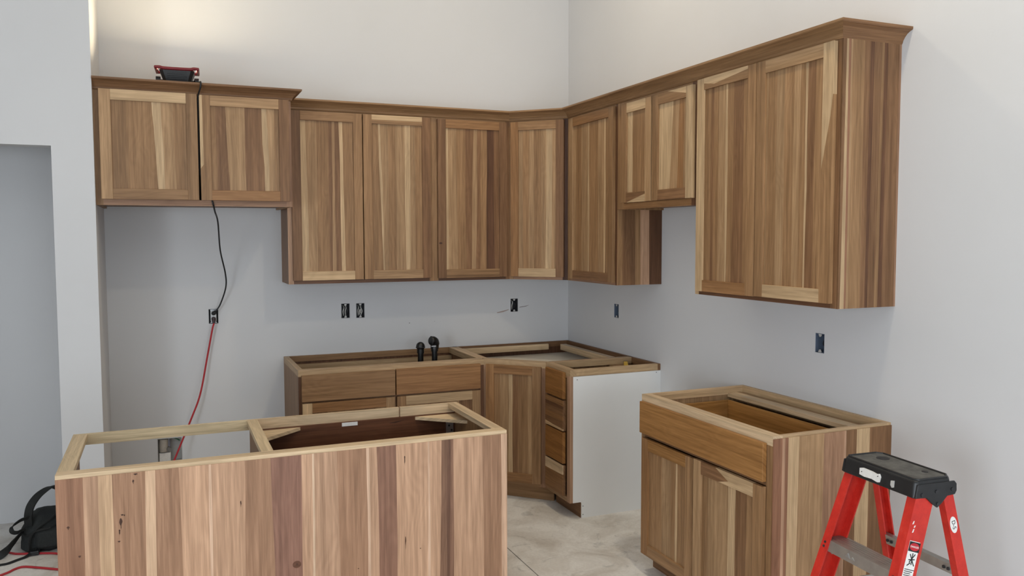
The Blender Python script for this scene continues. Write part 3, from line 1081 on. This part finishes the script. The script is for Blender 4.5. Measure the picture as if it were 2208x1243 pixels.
# ------------------------------------------------------------------ electrical and plumbing boxes in the walls
def elec_box(label, hole, ax, plane, mat, wires, group=None):
    """recessed open box with ears and cable; ax is the wall's normal axis"""
    a, b, c0, d0 = hole
    cu, w, h = (a + b) / 2, b - a, d0 - c0
    if ax == 'y':
        root = thing('electrical_box', label, 'electrical box', (cu, plane, c0), 0, group)
    else:
        root = thing('electrical_box', label, 'electrical box', (plane, cu, c0), R90, group)
    t, dp = .002, .055
    x0, x1 = -w / 2 + .001, w / 2 - .001
    m = MB()
    m.box(x0, x1, dp, dp + t, .001, h - .001)
    m.box(x0, x0 + t, .001, dp, .001, h - .001)
    m.box(x1 - t, x1, .001, dp, .001, h - .001)
    m.box(x0 + t, x1 - t, .001, dp, .001, .001 + t)
    m.box(x0 + t, x1 - t, .001, dp, h - .001 - t, h - .001)
    m.build('box_shell', mat, root)
    for z0, s in ((h - .003, -1), (.003, 1)):
        MB().prism([(-.009, z0), (.009, z0), (.004, z0 + s * .012), (-.004, z0 + s * .012)], .0, .004, 'y').build('mounting_ear', GREY, root)
        MB().cyl((0, -.001, z0 + s * .006), (0, .0002, z0 + s * .006), .002, 8).build('screw', STEEL, root)
    for pts, r, mt in wires:
        MB().tube(smooth_path(pts, 6), r, 8).build('wire', mt, root, smooth=True)
    return root


WIREW = plain('wire_white', rgb(206, 204, 198), .5)
WIREK = plain('wire_black', rgb(24, 24, 26), .5)


def bent(x, s, hh=.095):
    return [(x, .05, hh - .012), (x + .004 * s, .02, hh * .72), (x - .004 * s, .012, hh * .45), (x + .003 * s, .03, .014)]


elec_box('open electrical box, the one of a side-by-side pair nearer the refrigerator bay', OUT_B[0], 'y', 0, BOXDARK,
         [(bent(-.010, 1), .0032, WIREW), (bent(.004, 1), .003, WIREW), (bent(.014, -1), .0028, WIREK)])
elec_box('open electrical box, the one of a pair nearer the corner, with a pale wire loop', OUT_B[1], 'y', 0, BOXDARK,
         [(bent(-.012, 1), .0028, WIREW), (bent(.010, -1), .003, WIREW), ([(-.004, .02, .02), (-.006, .012, .04), (.002, .012, .055), (.006, .02, .03)], .0035, WIREW)])
elec_box('open electrical box with a pale bent wire beside the corner on the back wall', OUT_B[2], 'y', 0, BOXDARK,
         [(bent(-.010, 1), .0036, WIREW), (bent(.012, -1), .003, WIREK)])
elec_box('empty blue-grey electrical box on the right wall near the corner', OUT_R[0], 'x', 0, BOXBLUE, [(bent(.012, 1), .003, WIREK)])
elec_box('empty blue-grey electrical box under the large wall cabinet on the right wall', OUT_R[1], 'x', 0, BOXBLUE, [(bent(.014, 1), .003, WIREK)])

# live outlet in the refrigerator bay
a, b, c0, d0 = OUT_F
xc, h = (a + b) / 2, d0 - c0
root = thing('wall_outlet', 'pale duplex outlet without cover plate in the refrigerator bay', 'outlet', (xc, 0, c0))
m = MB()
w2 = (b - a) / 2 - .001
m.box(-w2, w2, .05, .052, .001, h - .001)
m.box(-w2, -w2 + .002, .002, .05, .001, h - .001)
m.box(w2 - .002, w2, .002, .05, .001, h - .001)
m.build('box_shell', DARKHOLE, root)
MB().box(-.0175, .0175, .0, .03, .012, h - .006).build('outlet_body', RECEPT, root, bevel=.003)
for z in (h * .30, h * .72):
    MB().cyl((0, -.003, z), (0, .002, z), .0145, 18).build('outlet_face', RECEPT, root)
MB().prism([(-.020, .004), (.020, .004), (.012, .014), (-.012, .014)], .0, .0015, 'y').build('mounting_strap', STEEL, root)
MB().prism([(-.020, h - .003), (.020, h - .003), (.012, h - .012), (-.012, h - .012)], .0, .0015, 'y').build('mounting_strap', STEEL, root)

# recessed ice maker box
a, b, c0, d0 = OUT_V
xc, w, h = (a + b) / 2, b - a, d0 - c0
root = thing('water_supply_box', 'grey recessed water supply box low in the refrigerator bay', 'supply box', (xc, 0, c0))
m = MB()
m.box(-w / 2 + .001, w / 2 - .001, .07, .072, .001, h - .001)
m.box(-w / 2 + .001, -w / 2 + .003, .001, .07, .001, h - .001)
m.box(w / 2 - .003, w / 2 - .001, .001, .07, .001, h - .001)
m.box(-w / 2 + .003, w / 2 - .003, .001, .07, .001, .003)
m.box(-w / 2 + .003, w / 2 - .003, .001, .07, h - .003, h - .001)
m.build('box_shell', GREY, root)
MB().tube(smooth_path([(-.036, .03, .07), (-.036, .028, .10), (-.034, .03, .145)]), .026, 16).build('pipe_sleeve', plain('sleeve', rgb(176, 168, 158), .6), root, smooth=True)
MB().cyl((-.006, .035, .07), (-.006, .035, .15), .009, 12).build('supply_pipe', plain('supply_grey', rgb(140, 140, 152), .4), root, smooth=True)
MB().cyl((-.006, .005, .085), (-.006, .035, .085), .013, 14).build('valve_knob', plain('valve', rgb(128, 126, 124), .4, metal=.6), root, smooth=True)
MB().box(-.062, .004, .016, .05, .004, .062).build('valve_body', WHITE, root, bevel=.004)
MB().tube(smooth_path([(.02, .04, .148), (.04, .02, .142), (.056, .03, .13)]), .004, 8).build('ground_wire', plain('green_wire', rgb(60, 110, 80), .5), root, smooth=True)

# ------------------------------------------------------------------ black pipes standing in the sink base
for label, x, y, zt, r, lean in (('shorter black capped drain pipe rising inside the sink base', -1.205, -.24, .925, .019, 0),
                                 ('taller black drain pipe with a bent elbow head rising inside the sink base', -1.112, -.25, .935, .019, 1)):
    root = thing('drain_pipe', label, 'pipe', (x, y, 0))
    MB().cyl((0, 0, 0), (0, 0, zt - .02), r, 18).build('pipe', BLACKR, root, smooth=True)
    MB().cyl((0, 0, zt - .045), (0, 0, zt - .01), r + .0045, 18).build('collar', BLACKR, root, smooth=True)
    if not lean:
        MB().ball((0, 0, zt), .029, .029, .030).build('cap', BLACKR, root, smooth=True)
        MB().tube([(.029 * math.cos(q), .029 * math.sin(q), zt - .006) for q in [k * math.pi / 10 for k in range(21)]], .003, 6).build('clamp_band', DARKHOLE, root, smooth=True)
    else:
        MB().tube(smooth_path([(0, 0, zt - .03), (.002, 0, zt), (-.006, -.006, zt + .022), (-.030, -.016, zt + .026)], 6),
                  [.027] * 6 + [.031] * 6 + [.030] * 6 + [.027], 18).build('elbow', BLACKR, root, smooth=True)
        MB().tube([(-.026 + .0 * k, -.015 + .030 * math.cos(k * math.pi / 10), zt + .024 + .030 * math.sin(k * math.pi / 10)) for k in range(21)], .004, 6).build('clamp_band', DARKHOLE, root, smooth=True)
        MB().box(-.030, .0, -.034, -.028, zt - .012, zt - .004).build('clamp_screw', STEEL, root)

# ------------------------------------------------------------------ work light on the refrigerator cabinet
LX, LY, LZ = -2.645, -.46, ZT
root = thing('work_light', 'black and red portable work light lying on top of the refrigerator cabinet', 'work light', (LX, LY, LZ), math.radians(-3))
body = MB()
rings = []
for z, sx, sy in ((.058, .060, .055), (.064, .066, .062), (.10, .080, .072), (.124, .089, .078), (.130, .088, .077)):
    rings.append([(sx * q[0], sy * q[1], z) for q in ((-1, -.8), (-.8, -1), (.8, -1), (1, -.8), (1, .8), (.8, 1), (-.8, 1), (-1, .8))])
body.loft(rings)
bo = body.build('housing', BLACK, root, bevel=.002)
for k in range(5):
    MB().box(-.05, .05, -.0765 + .0, -.068, .078 + .009 * k, .081 + .009 * k).build('cooling_fin', BLACK, bo)
MB().box(-.070, .070, -.060, .060, .1295, .1315).build('lens', make_emit('lamp_lens', (1.0, .90, .66), 6.0), root)
for y in (-.078, .078):
    MB().tube(smooth_path([(-.112, y, .136), (-.085, y, .137), (-.06, y, .133), (.06, y, .133), (.085, y, .137), (.112, y, .136)], 5), .0085, 10).build('guard_bar', REDPL, root, smooth=True)
for x in (-.106, .106):
    MB().cyl((x, -.08, .136), (x, .08, .136), .0085, 10).build('guard_bar', REDPL, root, smooth=True)
st = MB()
for y in (-.05, .06):
    st.tube(smooth_path([(-.094, y, .004), (-.098, y, .03), (-.098, .0, .075)], 5), .006, 8)
    st.tube(smooth_path([(.094, y, .004), (.098, y, .03), (.098, .0, .075)], 5), .006, 8)
st.tube([(-.094, -.05, .006), (.094, -.05, .006)], .006, 8)
st.tube([(-.094, .06, .006), (.094, .06, .006)], .006, 8)
st.build('stand', BLACK, root, smooth=True)
for s in (-1, 1):
    k = MB().cyl((s * .086, 0, .082), (s * .110, 0, .082), .018, 14).build('tilt_knob', BLACK, root, smooth=True)
    MB().cyl((s * .060, 0, .078), (s * .090, 0, .078), .007, 10).build('pivot', BLACK, root, smooth=True)
# power cord: over the crown, down the gap between the two doors and out underneath to the outlet
wp = [(-2.56, -.50, 2.505), (-2.545, -.56, 2.478), (-2.540, -.64, 2.474), (-2.535, -.676, 2.470), (-2.538, -.676, 2.44), (-2.548, -.645, 2.405), (-2.5505, -.628, 2.36),
      (-2.5505, -.626, 2.2), (-2.5505, -.622, 2.02), (-2.530, -.619, 1.93), (-2.498, -.619, 1.868), (-2.484, -.62, 1.82), (-2.474, -.57, 1.785), (-2.453, -.45, 1.728), (-2.432, -.25, 1.567),
      (-2.398, -.12, 1.423), (-2.395, -.08, 1.336), (-2.425, -.045, 1.235), (-2.452, -.036, 1.188)]
inv = Matrix.Translation((LX, LY, LZ)) @ Matrix.Rotation(math.radians(-3), 4, 'Z')
inv = inv.inverted()
pts = smooth_path([inv @ Vector(p) for p in wp], 8)
cord = MB().tube(pts, .0045, 8).build('power_cord', RUBBER, root, smooth=True)
MB().tube([inv @ Vector(p) for p in ((-2.452, -.036, 1.188), (-2.462, -.028, 1.176), (-2.466, -.004, 1.172))], [.007, .012, .013], 12).build('plug', RUBBER, cord, smooth=True)
la = bpy.data.lights.new('work_light_beam', 'AREA')
la.shape = 'RECTANGLE'
la.size, la.size_y = .13, .11
la.energy = 15
la.color = (1.0, .84, .56)
lo = bpy.data.objects.new('work_light_beam', la)
lo.location = (0, 0, .134)
lo.rotation_euler = (math.pi + math.radians(25), math.radians(4), 0)
lo.parent = root
COL.objects.link(lo)

# ------------------------------------------------------------------ red extension cord
c1 = thing('extension_cord', 'red extension cord hanging from the outlet and trailing across the floor', 'cord', (-2.47, -.02, 0))
o = Vector((-2.47, -.02, 0))
wp = [(-2.466, -.032, 1.112), (-2.478, -.040, 1.07), (-2.510, -.04, .907), (-2.557, -.06, .683), (-2.615, -.09, .535), (-2.718, -.16, .306), (-2.80, -.26, .12), (-2.90, -.36, .02), (-2.98, -.60, .006), (-3.10, -.745, .006), (-3.22, -.70, .006),
      (-3.309, -.635, .006), (-3.394, -.600, .006), (-3.484, -.567, .006), (-3.575, -.508, .006), (-3.80, -.54, .006), (-3.95, -.72, .006), (-3.80, -.93, .006), (-3.60, -.90, .006),
      (-3.497, -.835, .006), (-3.462, -.79, .006), (-3.425, -.775, .006), (-3.35, -.82, .006), (-3.27, -.875, .006), (-3.1, -.98, .006), (-2.9, -1.2, .006)]
MB().tube([p - o for p in smooth_path(wp, 8)], .0055, 8).build('cord', REDCORD, c1, smooth=True)
MB().tube([Vector(p) - o for p in ((-2.466, -.003, 1.138), (-2.466, -.026, 1.138), (-2.466, -.032, 1.112))], [.013, .013, .007], 12).build('plug', plain('plug_dark', rgb(46, 20, 26), .5), c1, smooth=True)

# ------------------------------------------------------------------ backpack on the floor in the doorway
PO = Vector((-3.372, -.44, 0))
root = thing('backpack', 'dark backpack slumped on the floor in the doorway behind the island', 'bag', tuple(PO))
prof = [(.0, .090, .125), (.018, .106, .145), (.065, .110, .148), (.115, .104, .138), (.15, .092, .118), (.178, .070, .085), (.19, .038, .045)]
rings = []
for z, sx, sy in prof:
    ring = []
    for i in range(36):
        q = 2 * math.pi * i / 36
        cx, sy_ = math.cos(q), math.sin(q)
        k = (abs(cx) ** 3 + abs(sy_) ** 3) ** (-1 / 3)
        wob = 1 + .045 * math.sin(5 * q + z * 26) + .03 * math.sin(9 * q - z * 41) + .02 * math.sin(14 * q + z * 70)
        ring.append((cx * k * sx * wob + .10 * z, sy_ * k * sy * wob, z))
    rings.append(ring)
body = MB().loft(rings).build('pack_body', PACK, root, smooth=True)
rings = []
for y, sc_ in ((-.10, 1.0), (-.150, .96), (-.170, .72)):
    rings.append([(.035 + .062 * sc_ * q[0], y, .075 + .055 * sc_ * q[1]) for q in ((-1, -.7), (-.7, -1), (.7, -1), (1, -.7), (1, .7), (.7, 1), (-.7, 1), (-1, .7))])
MB().loft(rings).build('front_pocket', PACK, root, smooth=True, bevel=.006)
MB().tube(smooth_path([(-.055, -.150, .02), (-.048, -.160, .09), (-.01, -.150, .135), (.05, -.120, .172), (.08, -.06, .19)], 8), .0065, 6).build('piping', PACKR, body, smooth=True)
MB().tube(smooth_path([(-.095, -.10, .105), (-.06, -.150, .098), (-.02, -.168, .125), (.05, -.165, .135)], 8), .005, 6).build('zipper', PACKR, body, smooth=True)


def strap(pts, up, w=.045, t=.006, nm='strap'):
    """flat webbing: the broad side is spanned by the fixed direction up"""
    P = smooth_path([Vector(p) - PO for p in pts], 8)
    up = Vector(up).normalized()
    m = MB()
    rings = []
    for i, p in enumerate(P):
        tg = (P[min(i + 1, len(P) - 1)] - P[max(i - 1, 0)]).normalized()
        a = (up - tg * up.dot(tg)).normalized()
        b = tg.cross(a)
        rings.append([p + a * w / 2 + b * t / 2, p - a * w / 2 + b * t / 2, p - a * w / 2 - b * t / 2, p + a * w / 2 - b * t / 2])
    return m.loft(rings).build(nm, PACKR, root, bevel=.0015)


strap([(-3.43, -.545, .14), (-3.428, -.555, .20), (-3.412, -.56, .255), (-3.372, -.555, .305), (-3.315, -.54, .332), (-3.28, -.51, .30), (-3.285, -.46, .215)], (1, -.5, .3), .042, .010, 'shoulder_strap')
strap([(-3.425, -.56, .188), (-3.462, -.575, .182), (-3.496, -.585, .158), (-3.500, -.585, .132), (-3.478, -.58, .122), (-3.445, -.57, .135)], (.6, -.3, .8), .024, .004, 'webbing_loop')
strap([(-3.455, -.55, .12), (-3.495, -.585, .075), (-3.54, -.605, .03), (-3.60, -.60, .006), (-3.70, -.57, .004)], (.5, .1, .9), .040, .005, 'shoulder_strap')
strap([(-3.40, -.585, .03), (-3.43, -.625, .008), (-3.47, -.655, .004), (-3.51, -.69, .004), (-3.56, -.705, .004), (-3.66, -.80, .004)], (.6, -1, 0), .026, .003, 'waist_strap')
MB().box(-.045, -.005, -.185, -.155, .004, .026).build('buckle', BLACK, root, bevel=.004)

# ------------------------------------------------------------------ little yellow tool lying in the drawer base
root = thing('utility_knife', 'small yellow and black tool poking up in the open top of the drawer cabinet', 'tool', (-.13, -1.045, .855), math.radians(62))
MB().prism([(-.07, -.018), (.035, -.010), (.05, .002), (.035, .012), (-.07, .004)], -.012, .012, 'y').build('handle', YELLOW, root, bevel=.003)
MB().prism([(.02, -.010), (.05, -.002), (.062, .010), (.035, .0145)], -.0125, .0125, 'y').build('grip', BLACK, root, bevel=.002)

# ------------------------------------------------------------------ step ladder
LAD = thing('step_ladder', 'red fibreglass step ladder with black top cap beside the base cabinet', 'ladder', (-.553, -3.476, 0), math.atan2(-.997, -.08))
CZ = .90
# cap: a shell with a top plate, skirts and flared side lugs
capm = MB()
hl, f0, r0_ = .157, -.085, .064
top = [(-hl, f0 + .008), (-hl + .01, f0), (hl - .01, f0), (hl, f0 + .008), (hl, r0_ - .02), (hl - .02, r0_), (-hl + .02, r0_), (-hl, r0_ - .02)]
bot = [(x * 1.03, y * 1.10) for x, y in top]
hole = [(-.085 + .021 * math.cos(q), .012 + .021 * math.sin(q)) for q in [2 * math.pi * k / 20 for k in range(20)]]
capm.loft([[(x, y, CZ - .056) for x, y in bot], [(x, y, CZ - .010) for x, y in top], [(x * .985, y * .96, CZ - .003) for x, y in top]])
cap = capm.build('top_cap', BLACK, LAD, bevel=.003)
# raised rim round the tray and the tray itself
rim = MB()
rp = [(x * .955, y * .90) for x, y in top]
rim.tube([(x, y, CZ - .002) for x, y in rp] + [(rp[0][0], rp[0][1], CZ - .002)], .0045, 8)
rim.build('tray_rim', BLACK, cap, smooth=True)
MB().prism([(x * .93, y * .86) for x, y in top], CZ - .004, CZ - .0018, 'z').build('tray', plain('dusty_plastic', rgb(88, 87, 84), .75, var=.35, scale=35), cap)
MB().prism(hole, CZ - .0025, CZ - .0008, 'z').build('tool_hole', INK, cap)
MB().prism([(.085 + .011 * math.cos(q), .02 + .009 * math.sin(q)) for q in [2 * math.pi * k / 14 for k in range(14)]], CZ - .0025, CZ - .0008, 'z').build('tool_hole', INK, cap)
for s in (-1, 1):
    lug = [(f0 * 1.07, CZ - .055), (-.048, CZ - .057), (-.024, CZ - .078), (-.004, CZ - .092), (.014, CZ - .078), (.034, CZ - .058), (.064, CZ - .056), (.071, CZ - .044), (.070, CZ - .022), (.062, CZ - .013), (f0 * .97, CZ - .013)]
    x0, x1 = (hl - .002, hl + .005) if s > 0 else (-hl - .005, -hl + .002)
    lg = MB().prism(lug, x0, x1, 'x').build('side_lug', BLACK, cap, bevel=.002)
    for y, z in ((-.065, CZ - .045), (-.010, CZ - .040), (.052, CZ - .038), (-.004, CZ - .079)):
        MB().cyl((s * (hl + .004), y, z), (s * (hl + .0075), y, z), .0055, 10).build('rivet', DARKHOLE, lg, smooth=True)
# white torn label and a chip on the cap front
yl = f0 * 1.055
lab = [(-.075, CZ - .022), (-.060, CZ - .018), (-.02, CZ - .019), (.0, CZ - .022), (.012, CZ - .019), (.018, CZ - .028), (.016, CZ - .045), (.004, CZ - .048), (-.02, CZ - .044), (-.055, CZ - .046), (-.076, CZ - .043)]
MB().prism(lab, yl - .0025, yl + .002, 'y').build('torn_label', WHITE, cap)
for x, z in ((-.066, CZ - .032), (.006, CZ - .028)):
    MB().prism([(x - .003, z - .002), (x + .003, z - .001), (x + .002, z + .003)], yl - .003, yl, 'y').build('label_tear', INK, cap)
MB().prism([(.062, CZ - .026), (.074, CZ - .024), (.076, CZ - .044), (.066, CZ - .048), (.060, CZ - .04)], yl - .0022, yl + .002, 'y').build('chipped_patch', GREY, cap)

FS, FT = .325, .058      # lean and splay of the front rails
BS, BT = .235, .040


def channel(nm, s, xt, yt, lean, splay, depth, flange, t=.005, z1=CZ - .012, opn=-1):
    """C channel leg: web outside, flanges turned inward"""
    rings = []
    for z in (0, z1):
        k = (CZ - .055 - z)
        x = s * (xt + splay * k)
        y = yt + lean * k
        i = -s
        rings.append([(x, y, z), (x, y + depth, z), (x + i * flange, y + depth, z), (x + i * flange, y + depth - t, z), (x + i * t, y + depth - t, z),
                      (x + i * t, y + t, z), (x + i * flange, y + t, z), (x + i * flange, y, z)])
    return MB().loft(rings).build(nm, REDFG, LAD)


def front_pt(s, z, dy=0.0, inset=0.0):
    k = CZ - .055 - z
    return (s * (.155 + FT * k - inset), -.082 - FS * k + dy, z)


def rear_pt(s, z, dy=0.0, inset=0.0):
    k = CZ - .055 - z
    return (s * (.154 + BT * k - inset), .024 + BS * k + dy, z)


legs = {}
for s in (-1, 1):
    legs[('f', s)] = channel('front_rail', s, .155, -.082, -FS, FT, .072, .034)
    legs[('r', s)] = channel('rear_rail', s, .154, .024, BS, BT, .040, .026, z1=CZ - .050)
    for nm, pf in (('f', front_pt), ('r', rear_pt)):
        x, y, z = pf(s, 0.012)
        MB().box(min(x - s * .032, x + s * .004), max(x - s * .032, x + s * .004), y - .006, y + .078 if nm == 'f' else y + .048, -.0, .03).build('rubber_foot', BLACK, legs[(nm, s)], bevel=.003)
for zs in (.618, .312):
    L_, R_ = front_pt(-1, zs), front_pt(1, zs)
    y0, x0, x1 = L_[1], L_[0] + .005, R_[0] - .005
    m = MB().prism([(y0 + .003, zs), (y0 + .076, zs), (y0 + .076, zs - .030), (y0 + .072, zs - .030), (y0 + .072, zs - .004), (y0 + .007, zs - .004), (y0 + .007 - .010, zs - .036), (y0 + .003 - .010, zs - .036)], x0, x1, 'x')
    stp = m.build('step', ALU, LAD)
    for k in range(5):
        MB().box(x0 + .01, x1 - .01, y0 + .012 + .013 * k, y0 + .015 + .013 * k, zs - .001, zs + .0012).build('tread_rib', ALU, stp)
    for s in (-1, 1):
        a_ = front_pt(s, zs - .012)
        for dz in (0, -.014):
            xx, yy, zz = front_pt(s, zs - .010 + dz)
            MB().cyl((xx - s * .016, yy - .0025, zz), (xx - s * .016, yy + .001, zz), .0042, 8).build('rivet', DARKHOLE, legs[('f', s)])
        # gusset under the step end
        MB().prism([(y0 + .02, zs - .004), (y0 + .066, zs - .004), (y0 + .066, zs - .02), (y0 + .03, zs - .06)], min(s * (abs(a_[0]) - .012), s * (abs(a_[0]) - .006)), max(s * (abs(a_[0]) - .012), s * (abs(a_[0]) - .006)), 'x').build('step_bracket', ALU, stp)
# little embossed maker's triangle on the step edge
zs = .618
y0 = front_pt(-1, zs)[1]
for dx in (0, .022):
    m = MB().prism([(-.055 + dx, zs - .024), (-.033 + dx, zs - .024), (-.044 + dx, zs - .010 - (0 if dx == 0 else .006))], y0 - .005, y0 + .003, 'y')
    m.build('embossed_mark', STEEL, stp)
for zs in (.66 - .05, .32):
    L_, R_ = rear_pt(-1, zs, .012), rear_pt(1, zs, .012)
    hb = MB().prism([(L_[1] - .012, zs), (L_[1] + .012, zs), (L_[1] + .020, zs - .034), (L_[1] - .004, zs - .034)], L_[0] + .005, R_[0] - .005, 'x').build('rear_brace', ALU, LAD)
    for s in (-1, 1):
        for dx in (.035, .052):
            x = (R_[0] - dx) if s > 0 else (L_[0] + dx)
            MB().box(x - .004, x + .004, L_[1] - .013, L_[1] - .004, zs - .022, zs - .014).build('rivet', DARKHOLE, hb)
# spreader arms between front and rear rails
for s in (-1, 1):
    a_ = front_pt(s, .46, .05, .030)
    b_ = rear_pt(s, .46, .01, .022)
    mid = ((a_[0] + b_[0]) / 2 - s * .006, (a_[1] + b_[1]) / 2, .465)
    sp = MB().tube([a_, mid, b_], 0, flat=(.004, .018)).build('spreader', ALU, LAD)
    MB().cyl((a_[0] - s * .006, a_[1], a_[2]), (a_[0] + s * .02, a_[1], a_[2]), .012, 12).build('spreader_bolt', STEEL, sp, smooth=True)


# stickers on the outside of the right-hand rails
def web_matrix(top, bottom, x_off):
    """frame on the outer web of a right-hand rail: x along the rail depth (towards the rear), y up the rail"""
    up = (Vector(top) - Vector(bottom)).normalized()
    n = Vector((1, 0, 0)) - up * up.x
    n.normalize()
    ex = up.cross(n)
    m = Matrix((ex, up, n)).transposed().to_4x4()
    return m


t_, b_ = front_pt(1, .8), front_pt(1, .2)
WM = web_matrix(t_, b_, 0)
ctr = Vector(front_pt(1, .665)) + WM.to_3x3() @ Vector((.037, 0, .0004))
WM.translation = ctr
lab = MB().box(-.022, .022, -.085, .062, 0, .0006).build('warning_label', WHITE, legs[('f', 1)])
lab.matrix_local = WM
MB().box(-.0215, .0215, .030, .060, .0006, .0010).build('label_header', INK, lab)
MB().prism([(.019 * math.cos(q), .045 + .012 * math.sin(q)) for q in [2 * math.pi * k / 20 for k in range(20)]], .0010, .0014, 'z').build('label_oval', LABELRED, lab)
text_mesh('label_text', 'DANGER', .0082, WHITE, lab, Matrix.Translation((0, .045, .0016)))
pk = MB()
for p0, p1 in (((-.010, .022), (.006, -.002)), ((.010, .024), (-.008, -.004)), ((-.012, .004), (.012, .008)), ((.0, .026), (.002, -.010)), ((.004, .0), (.014, -.012)), ((-.002, -.004), (-.014, -.014))):
    a_, b_ = Vector(p0), Vector(p1)
    n_ = Vector((-(b_ - a_).y, (b_ - a_).x)).normalized() * .0016
    pk.prism([(a_ - n_)[:], (b_ - n_)[:], (b_ + n_)[:], (a_ + n_)[:]], .0006, .0011, 'z')
pk.build('label_pictogram', INK, lab)
ln = MB()
for k in range(10):
    ln.box(-.019, .019 - .006 * ((k * 7) % 3), -.024 - .006 * k - .0022, -.024 - .006 * k, .0006, .0010)
ln.build('label_lines', INK, lab)

# paint chips on the rails
t_, b_ = front_pt(1, .8), front_pt(1, .2)
for z, dx, dz in ((.775, .012, .006), (.765, .02, .004), (.752, .018, .007)):
    ch = MB().prism([(-.003, -dz), (.002, -dz * .6), (.003, dz), (-.001, dz * .7)], 0, .0004, 'z').build('paint_chip', WHITE, legs[('f', 1)])
    m_ = web_matrix(t_, b_, 0)
    m_.translation = Vector(front_pt(1, z)) + m_.to_3x3() @ Vector((dx, 0, .0003))
    ch.matrix_local = m_
t_, b_ = rear_pt(1, .8), rear_pt(1, .2)
WM = web_matrix(t_, b_, 0)
WM.translation = Vector(rear_pt(1, .742)) + WM.to_3x3() @ Vector((.018, 0, .0004))
ov = MB().prism([(.0135 * math.cos(q), .027 * math.sin(q)) for q in [2 * math.pi * k / 28 for k in range(28)]], 0, .0007, 'z').build('oval_sticker', WHITE, legs[('r', 1)])
ov.matrix_local = WM
text_mesh('sticker_text', 'D-S', .019, INK, ov, Matrix.Translation((0, 0, .0009)) @ Matrix.Rotation(-math.pi / 2, 4, 'Z'))
